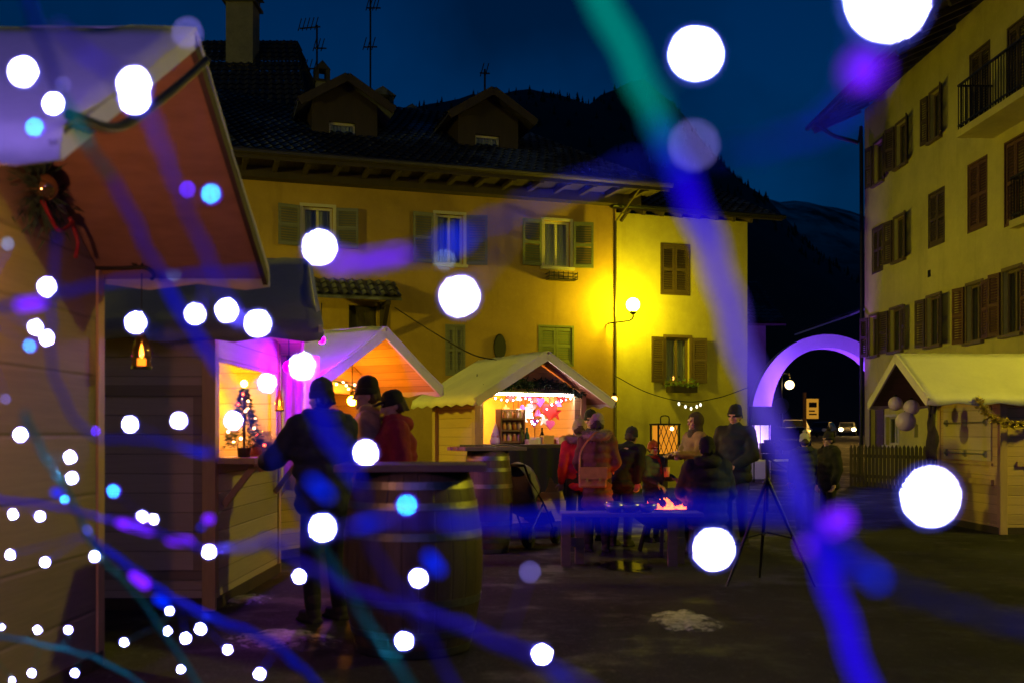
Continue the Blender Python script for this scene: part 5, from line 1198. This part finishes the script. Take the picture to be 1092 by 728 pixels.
# round the fire
t, k, up, wr = person('child in a red hat and teal jacket warming hands by the fire', GX(696,13.4), 13.4, R(35), 1.33, 'teal', 'denim', ('beanie','rust'), bulk=1.15, scarf='rust', arms=[((-.25,-.08,1.14),(-.17,-.32,1.02)),((.25,-.08,1.14),(.2,-.32,1.12))])
cup('orange-lit paper cup held by the child in the red hat', P(711,508,13.1), paperc, .13, .045)
t, k, up, wr = person('person in a dark wool hood and striped jacket, in profile by the lantern', GX(741,14.2), 14.2, R(-70), 1.72, 'stripe', 'charcoal', ('wool','darkbrown'), bulk=1.05, hood='hoodup', arms=[((-.25,-.1,1.16),(-.14,-.36,1.15)),((.25,-.1,1.16),(.12,-.36,1.18))])
cup('orange-lit paper cup held by the wool-hooded woman' .replace('woman','person'), P(722,490,14.0), paperc, .13, .045)
person('tall person in black beanie and dark padded jacket standing by the fire', GX(784,13.1), 13.1, R(-38), 1.79, 'black', 'charcoal', ('beanie','black'), bulk=1.22, pitch=.15, arms=[((-.28,-.06,1.14),(-.12,-.27,1.05)),((.28,-.06,1.14),(.12,-.27,1.02))])
person('person in a black hooded coat sitting with back turned before the fire', GX(755,11.7), 11.75, R(178), 1.78, 'black', 'black', ('beanie','black'), sit=.52, bulk=1.35, hood='down', face=False, arms=[((-.28,-.1,1.14),(-.14,-.3,1.0)),((.28,-.1,1.14),(.14,-.3,1.0))])
st = thing('stool', 'low wooden stool under the seated black-coated person', 'stool', (GX(755,11.7),11.78,0)); bx('seat', bm_, (-.2,-.2,.33), (.2,.2,.37), st)
for sx in (-.16,.16):
    for sy in (-.16,.16): MB().box((sx-.02,sy-.02,0),(sx+.02,sy+.02,.33)).build('leg', bm_, st)
person('person in a pale knit hat seen from behind near the fence, bluish in the light', GX(858,15.), 15., R(170), 1.42, 'navy', 'black', ('pom','knit'), hood='down', bulk=1.1, face=False)
person('person in black beanie and dark coat, in profile near the picket fence', GX(884,14.2), 14.2, R(-75), 1.45, 'black', 'black', ('pom','black'), bulk=1.2, hood='down')

# ------------------------------------------------------------------ fairy lights strung close in front of the lens
wireblue = mat('blue_cable', (.008,.045,.85), .75, .1, 30, 0, spec=.1); wireteal = mat('teal_cable', (.004,.32,.22), .75, .1, 30, 0, spec=.1); wirevio = mat('violet_cable', (.11,.04,.85), .75, .1, 30, 0, spec=.1)
BW = glow('led_white', (.38,.38,1.), 1600); BC = glow('led_cyan', (.0,.75,1.), 42); BV = glow('led_violet', (.10,.02,1.), 26); BG = glow('led_pale', (.35,.5,.9), 7.5); BS = glow('led_soft_violet', (.3,.25,1.), 7.); SV = glow('painted_glow_violet', (.16,.01,1.), 2.0); SB = glow('painted_glow_blue', (.0,.02,1.), 1.3)
KD = 24.6
def Q(px, py, D): return P(px, py, KD/D)
protoB = {}; PAINTED_RIM = {}; CW = glow('painted_rim_blue', (.10,.12,1.), 5.); CV = glow('painted_rim_violet', (.09,.0,1.), 7.)
def bulbmesh(r, key, mt_):
    if (r, key) not in protoB: protoB[(r,key)] = MB().ball((0,0,0), (r,r,r*1.15), 14, 10).mesh('bulb', mt_, True)
    return protoB[(r,key)]
RT = glow('wire_glow_teal', (.0,.62,.52), .42); RB = glow('wire_glow_blue', (.012,.0,1.), .95); RV = glow('wire_glow_violet', (.14,.07,1.), .75); RD = glow('wire_glow_deep_blue', (.01,.01,1.), .42); RC = glow('wire_glow_dim_teal', (.0,.35,.42), .30)  # emissive colours that stand in for LED glow on the cables
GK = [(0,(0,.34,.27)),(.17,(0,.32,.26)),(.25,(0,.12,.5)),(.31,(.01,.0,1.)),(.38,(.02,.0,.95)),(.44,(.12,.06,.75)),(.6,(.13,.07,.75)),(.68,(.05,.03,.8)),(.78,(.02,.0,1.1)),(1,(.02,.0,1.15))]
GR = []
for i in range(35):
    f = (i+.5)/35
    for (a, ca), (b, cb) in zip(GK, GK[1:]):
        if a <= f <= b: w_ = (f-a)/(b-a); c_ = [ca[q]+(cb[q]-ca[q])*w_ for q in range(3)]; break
    mx = max(c_)*1.; GR.append(glow('painted_rope_glow_%d' % i, tuple(q/mx for q in c_), mx*.82))
def string(label, path, bulbs, cm_, rad=.0022, glow_spots=(), cols=None, glow_runs=(), grad=None):
    t = thing('fairy_light_string', label, 'light string', (0,0,0), 0, 'fairy light strings hung in front of the square')
    c = catmull([Q(*p) for p in path], 10); m = MB(); 
    tw = [p+Vector((.0012*math.cos(i*1.1),0,.0012*math.sin(i*1.1))) for i, p in enumerate(c)]
    if cols:
        n_ = len(tw)
        for k_, (a_, mt_) in enumerate(cols):
            b_ = cols[k_+1][0] if k_+1 < len(cols) else 1.
            m.k = k_; m.tube(tw[int(a_*(n_-1)):int(b_*(n_-1))+1], rad, 8, cap=False)
        m.k = 0
    else: m.tube(tw, rad, 8)
    for (px, py, D, kd) in bulbs:
        p = Q(px, py, D); n = min(c, key=lambda q: (q-p).length)
        mid = (n+p)/2+Vector((0,.004,.0)); m.tube(catmull([n,mid,p+Vector((0,.004,0))],5), .0007, 5)
        mm = dict(w=BW,c=BC,v=BV,g=BG,s=BS)[kd]; o = bpy.data.objects.new('bulb', bulbmesh(.0016, kd, mm)); C.objects.link(o); o.parent = t; o.location = p
        if kd != 'w': o['label'] = {'c':'cyan bulb','v':'violet bulb','g':'dim pale bulb','s':'soft violet bulb'}[kd]
        k = MB(); k.lathe([(.0014,.0018),(.0017,.003),(.0016,.007),(.0008,.008)], 10); so = k.build('socket', cm_, o); so.rotation_euler = (R(-90),0,0)
        if kd in 'wc':
            if kd not in PAINTED_RIM:
                q_ = MB(); q_.lathe([(.0017,-.0006),(.0040,.0),(.0040,.0012),(.0017,.0012)], 16); PAINTED_RIM[kd] = q_.mesh('painted_rim_ring', CW if kd == 'w' else CV, True)  # added emissive ring paints a coloured fringe round the blurred bulb
            q_ = bpy.data.objects.new('painted_rim_ring', PAINTED_RIM[kd]); C.objects.link(q_); q_.parent = o; q_.rotation_euler = (R(-90),0,0)
    m.build('cable', [c_[1] for c_ in cols] if cols else cm_, t, smooth=True)
    if grad:  # emissive sheath paints a colour-graded glow along the whole cable
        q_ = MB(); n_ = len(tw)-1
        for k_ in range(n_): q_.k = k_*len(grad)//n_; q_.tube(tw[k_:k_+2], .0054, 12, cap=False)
        q_.build('painted_glow', grad, t, smooth=True)
    for (f0, f1, r, mt_) in glow_runs:                 # added emissive tubes imitating bulb light on stretches of the cable
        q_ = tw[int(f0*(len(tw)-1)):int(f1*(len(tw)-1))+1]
        MB().tube(q_, [r*min(1., .35+.65*min(i, len(q_)-1-i)/4) for i in range(len(q_))], 12).build('painted_glow', mt_, t, smooth=True)
    for (x0, y0, x1, y1, D, r, kd) in glow_spots:  # added emissive pieces painting bright glow spots near the cable
        a, b = Q(x0,y0,D), Q(x1,y1,D); s = MB(); r *= 1.3; s.tube([a, a.lerp(b,.15), a.lerp(b,.85), b], [r*.5, r, r, r*.5], 12); s.build('painted_glow', SV if kd == 'v' else SB, t, smooth=True)
W = 'w'
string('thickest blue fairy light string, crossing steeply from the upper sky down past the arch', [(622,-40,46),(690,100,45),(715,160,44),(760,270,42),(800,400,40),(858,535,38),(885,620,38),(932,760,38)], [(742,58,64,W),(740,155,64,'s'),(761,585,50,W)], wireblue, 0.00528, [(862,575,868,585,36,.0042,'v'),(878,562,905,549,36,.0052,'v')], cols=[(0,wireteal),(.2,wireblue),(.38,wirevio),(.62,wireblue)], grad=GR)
string('fairy light string sagging along the bottom right over the asphalt', [(870,560,46),(905,600,45),(960,628,43),(1040,655,42),(1130,680,42)], [(992,529,70,W)], wireblue, 0.00293, [(912,603,940,620,44,.003,'b')], glow_runs=[(.02,.36,.0062,RD)])
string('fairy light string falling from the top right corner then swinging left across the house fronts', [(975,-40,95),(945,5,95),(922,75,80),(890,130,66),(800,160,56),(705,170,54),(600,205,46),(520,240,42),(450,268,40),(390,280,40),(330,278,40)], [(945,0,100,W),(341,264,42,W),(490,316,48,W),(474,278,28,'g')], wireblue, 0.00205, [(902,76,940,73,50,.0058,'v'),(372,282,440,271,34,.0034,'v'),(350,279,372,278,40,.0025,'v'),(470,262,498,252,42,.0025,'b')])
string('long fairy light string slanting from the upper left corner down past the big barrel', [(20,-30,26),(70,110,25),(130,210,24),(175,300,23),(280,470,24),(345,590,24),(455,760,24)], [(25,77,37,W),(57,111,28,W),(37,136,24,'c'),(68,90,22,'s'),(145,344,27,W),(185,293,20,'g'),(285,408,23,W),(249,448,23,W),(319,614,19,W),(344,562,34,W)], wireblue, 0.00360, cols=[(0,wireblue),(.15,wireteal),(.3,wirevio),(.55,wireblue),(.8,wireteal)], glow_runs=[(.10,.30,.0036,RC),(.45,.66,.0042,RD),(.68,1.,.0024,RC)])
string('fairy light string looping from the near stall roof past the violet stall to the barrel', [(60,30,34),(143,100,38),(170,150,30),(195,215,26),(245,325,28),(275,350,33),(321,395,35),(345,450,32),(385,520,30),(400,590,27),(440,650,26),(500,760,26)], [(143,90,42,W),(144,106,38,W),(200,35,40,'s'),(225,207,25,'c'),(200,202,22,'v'),(208,335,26,W),(242,331,29,W),(275,345,33,W),(321,391,35,W),(390,482,31,W),(434,538,27,'c'),(446,616,24,W),(431,683,24,W)], wirevio, 0.00293, [(330,510,352,530,30,.0024,'b'),(455,590,470,610,26,.003,'b')], glow_runs=[(.585,.73,.0055,RD)])
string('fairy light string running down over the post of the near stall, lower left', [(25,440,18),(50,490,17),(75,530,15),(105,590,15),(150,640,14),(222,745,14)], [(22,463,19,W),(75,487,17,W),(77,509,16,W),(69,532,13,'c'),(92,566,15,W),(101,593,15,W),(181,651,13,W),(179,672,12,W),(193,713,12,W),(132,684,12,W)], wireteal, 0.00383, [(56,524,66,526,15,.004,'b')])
string('fairy light string crossing low from the left edge toward the fire', [(-30,528,14),(60,540,15),(107,552,15),(165,567,17),(225,585,18),(330,572,28),(430,556,32),(520,556,32),(700,545,40),(830,542,45),(880,556,48)], [(14,548,14,W),(43,550,14,W),(107,551,14,'s'),(121,523,18,'c'),(152,550,16,W),(164,553,14,W),(223,588,19,W)], wirevio, 0.00317, [(125,556,165,567,16,.0045,'v'),(178,575,205,577,17,.004,'v'),(218,553,227,553,16,.004,'v'),(214,560,216,562,16,.003,'b'),(380,560,420,555,31,.0025,'b')], glow_runs=[(.62,.95,.0045,RD)])
string('blue fairy light string sloping along the lower left below the stall walls', [(90,570,15),(140,606,15),(180,635,15),(230,660,16),(290,685,16),(345,735,16)], [(11,591,14,W),(48,599,14,W),(198,680,15,W),(214,670,16,W),(243,692,13,W),(277,718,16,W)], wireblue, 0.00497, [(140,610,158,625,15,.006,'v'),(165,636,180,645,15,.0045,'b')], glow_runs=[(.1,.85,.0042,RD)])
string('fairy light string sagging across the bottom below the big barrel', [(280,575,24),(370,628,25),(460,655,26),(560,698,28),(670,755,28)], [(578,697,26,W),(565,609,28,'s')], wirevio, 0.00383, [(585,712,610,724,28,.0035,'b')], glow_runs=[(.35,.95,.0036,RD)])
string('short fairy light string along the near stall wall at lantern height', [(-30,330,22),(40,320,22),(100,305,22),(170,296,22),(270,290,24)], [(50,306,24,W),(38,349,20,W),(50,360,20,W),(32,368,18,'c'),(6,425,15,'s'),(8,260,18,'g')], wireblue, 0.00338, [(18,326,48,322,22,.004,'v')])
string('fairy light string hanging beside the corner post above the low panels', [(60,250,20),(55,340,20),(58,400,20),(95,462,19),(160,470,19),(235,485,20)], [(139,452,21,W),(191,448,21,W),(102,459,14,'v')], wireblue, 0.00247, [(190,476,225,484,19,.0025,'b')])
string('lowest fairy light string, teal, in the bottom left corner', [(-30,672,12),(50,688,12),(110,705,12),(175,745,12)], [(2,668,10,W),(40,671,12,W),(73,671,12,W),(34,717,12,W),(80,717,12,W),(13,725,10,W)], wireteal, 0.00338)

ov = thing('bulb_garland', 'added strand of violet-blue fill bulbs overhead, unseen, between the near stall and the viewer', 'light string', (0,0,0))  # added out-of-view bulbs, violet fill for the near stalls and people
oc = catmull([(-3.2,2.6,3.5),(-2.2,2.2,3.15),(-1.1,1.9,3.0),(0.,1.8,3.05),(1.2,1.7,3.3)], 8); MB().tube(oc, .006, 6).build('cable', iron, ov)
ovg = glow('overhead_violet_fill', (.27,.17,1.), OVERHEAD_FILL)
for p in oc[1::3]: MB().ball(p-Vector((0,0,.03)), .018, 12, 8).build('bulb', ovg, ov, smooth=True)

# ------------------------------------------------------------------ lamp of the square, behind the viewer to the left
for lb, x_, y_, z, e in (('tall square lamp with a round yellow globe off beyond the row of lit stalls', -13., 13., 5.5, 1650), ('tall square lamp with a round yellow globe off beside the closed stall', 11.5, 10.5, 6.5, 870)):
    sq = thing('street_lamp', lb, 'lamp', (x_,y_,0))
    MB().ball((0,0,z), .25, 24, 16).build('globe', glow('square_lamp_%d'%e, (1.,.86,.014), e), sq, smooth=True)
    MB().lathe([(.2,.13),(.80,.0),(.82,.02),(.2,.16)], 24, (0,0,z)).build('hood', iron, sq)
    m = MB(); m.lathe([(.14,0),(.14,.5),(.08,.6),(.06,z-.3),(.12,z-.24)], 14); m.build('pole', iron, sq)

# ------------------------------------------------------------------ sky, dusk light, camera
w = bpy.data.worlds.new('World'); SC.world = w; w.use_nodes = True; nt = w.node_tree; bg = nt.nodes['Background']
sk = nt.nodes.new('ShaderNodeTexSky'); sk.sky_type = 'NISHITA'; sk.sun_disc = False; sk.sun_elevation = R(1.0); sk.sun_rotation = R(200); sk.altitude = 1200; sk.ozone_density = 6; sk.dust_density = .2
hs = nt.nodes.new('ShaderNodeMix'); hs.data_type = 'RGBA'; hs.blend_type = 'MULTIPLY'; hs.inputs[0].default_value = 1
nt.links.new(sk.outputs[0], hs.inputs[6]); hs.inputs[7].default_value = SKYT
tc = nt.nodes.new('ShaderNodeTexCoord'); nz = nt.nodes.new('ShaderNodeTexNoise'); nz.inputs['Scale'].default_value = 3.5; nz.inputs['Detail'].default_value = 5
nt.links.new(tc.outputs['Generated'], nz.inputs['Vector']); cl = mix(nt, ramp(nt, nz.outputs[0], .35, .72), hs.outputs[2], (.0045,.012,.026))
cl2 = mix(nt, math_(nt,'MULTIPLY',ramp(nt, nz.outputs[0], .42, .68),.5), hs.outputs[2], mix(nt, 1., hs.outputs[2], (0,0,0)))
mm = nt.nodes.new('ShaderNodeMix'); mm.data_type = 'RGBA'; mm.inputs[0].default_value = .35; nt.links.new(hs.outputs[2], mm.inputs[6]); nt.links.new(cl, mm.inputs[7])
nt.links.new(cl2, bg.inputs[0]); bg.inputs[1].default_value = SKYS
sl_ = bpy.data.lights.new('sun', 'SUN'); sl_.energy = .004; sl_.angle = R(20); sl_.color = (.55,.7,1.); so = bpy.data.objects.new('sun', sl_); C.objects.link(so); so.rotation_euler = (R(70),0,R(-160))
cam = bpy.data.cameras.new('camera'); co = bpy.data.objects.new('camera', cam); C.objects.link(co); co.location = (0,0,CAMZ); co.rotation_euler = (R(90),0,0)
cam.lens = 35*FPX/1062*1.0; cam.sensor_width = 36; cam.lens = 36*FPX/1092; cam.shift_y = (HZ-364)/1092; cam.clip_start = .01; cam.clip_end = 5000
cam.dof.use_dof = True; cam.dof.focus_distance = 18; cam.dof.aperture_fstop = cam.lens/20.0; cam.dof.aperture_blades = 0
SC.camera = co
SC.view_settings.view_transform = 'Standard'; SC.view_settings.look = 'None'; SC.view_settings.exposure = 0; SC.view_settings.gamma = 1
SC.render.engine = 'CYCLES'; cy = SC.cycles; cy.max_bounces = 5; cy.diffuse_bounces = 3; cy.glossy_bounces = 2; cy.transparent_max_bounces = 10; cy.sample_clamp_indirect = 3; cy.use_denoising = True; cy.caustics_reflective = False; cy.caustics_refractive = False; cy.use_light_tree = True
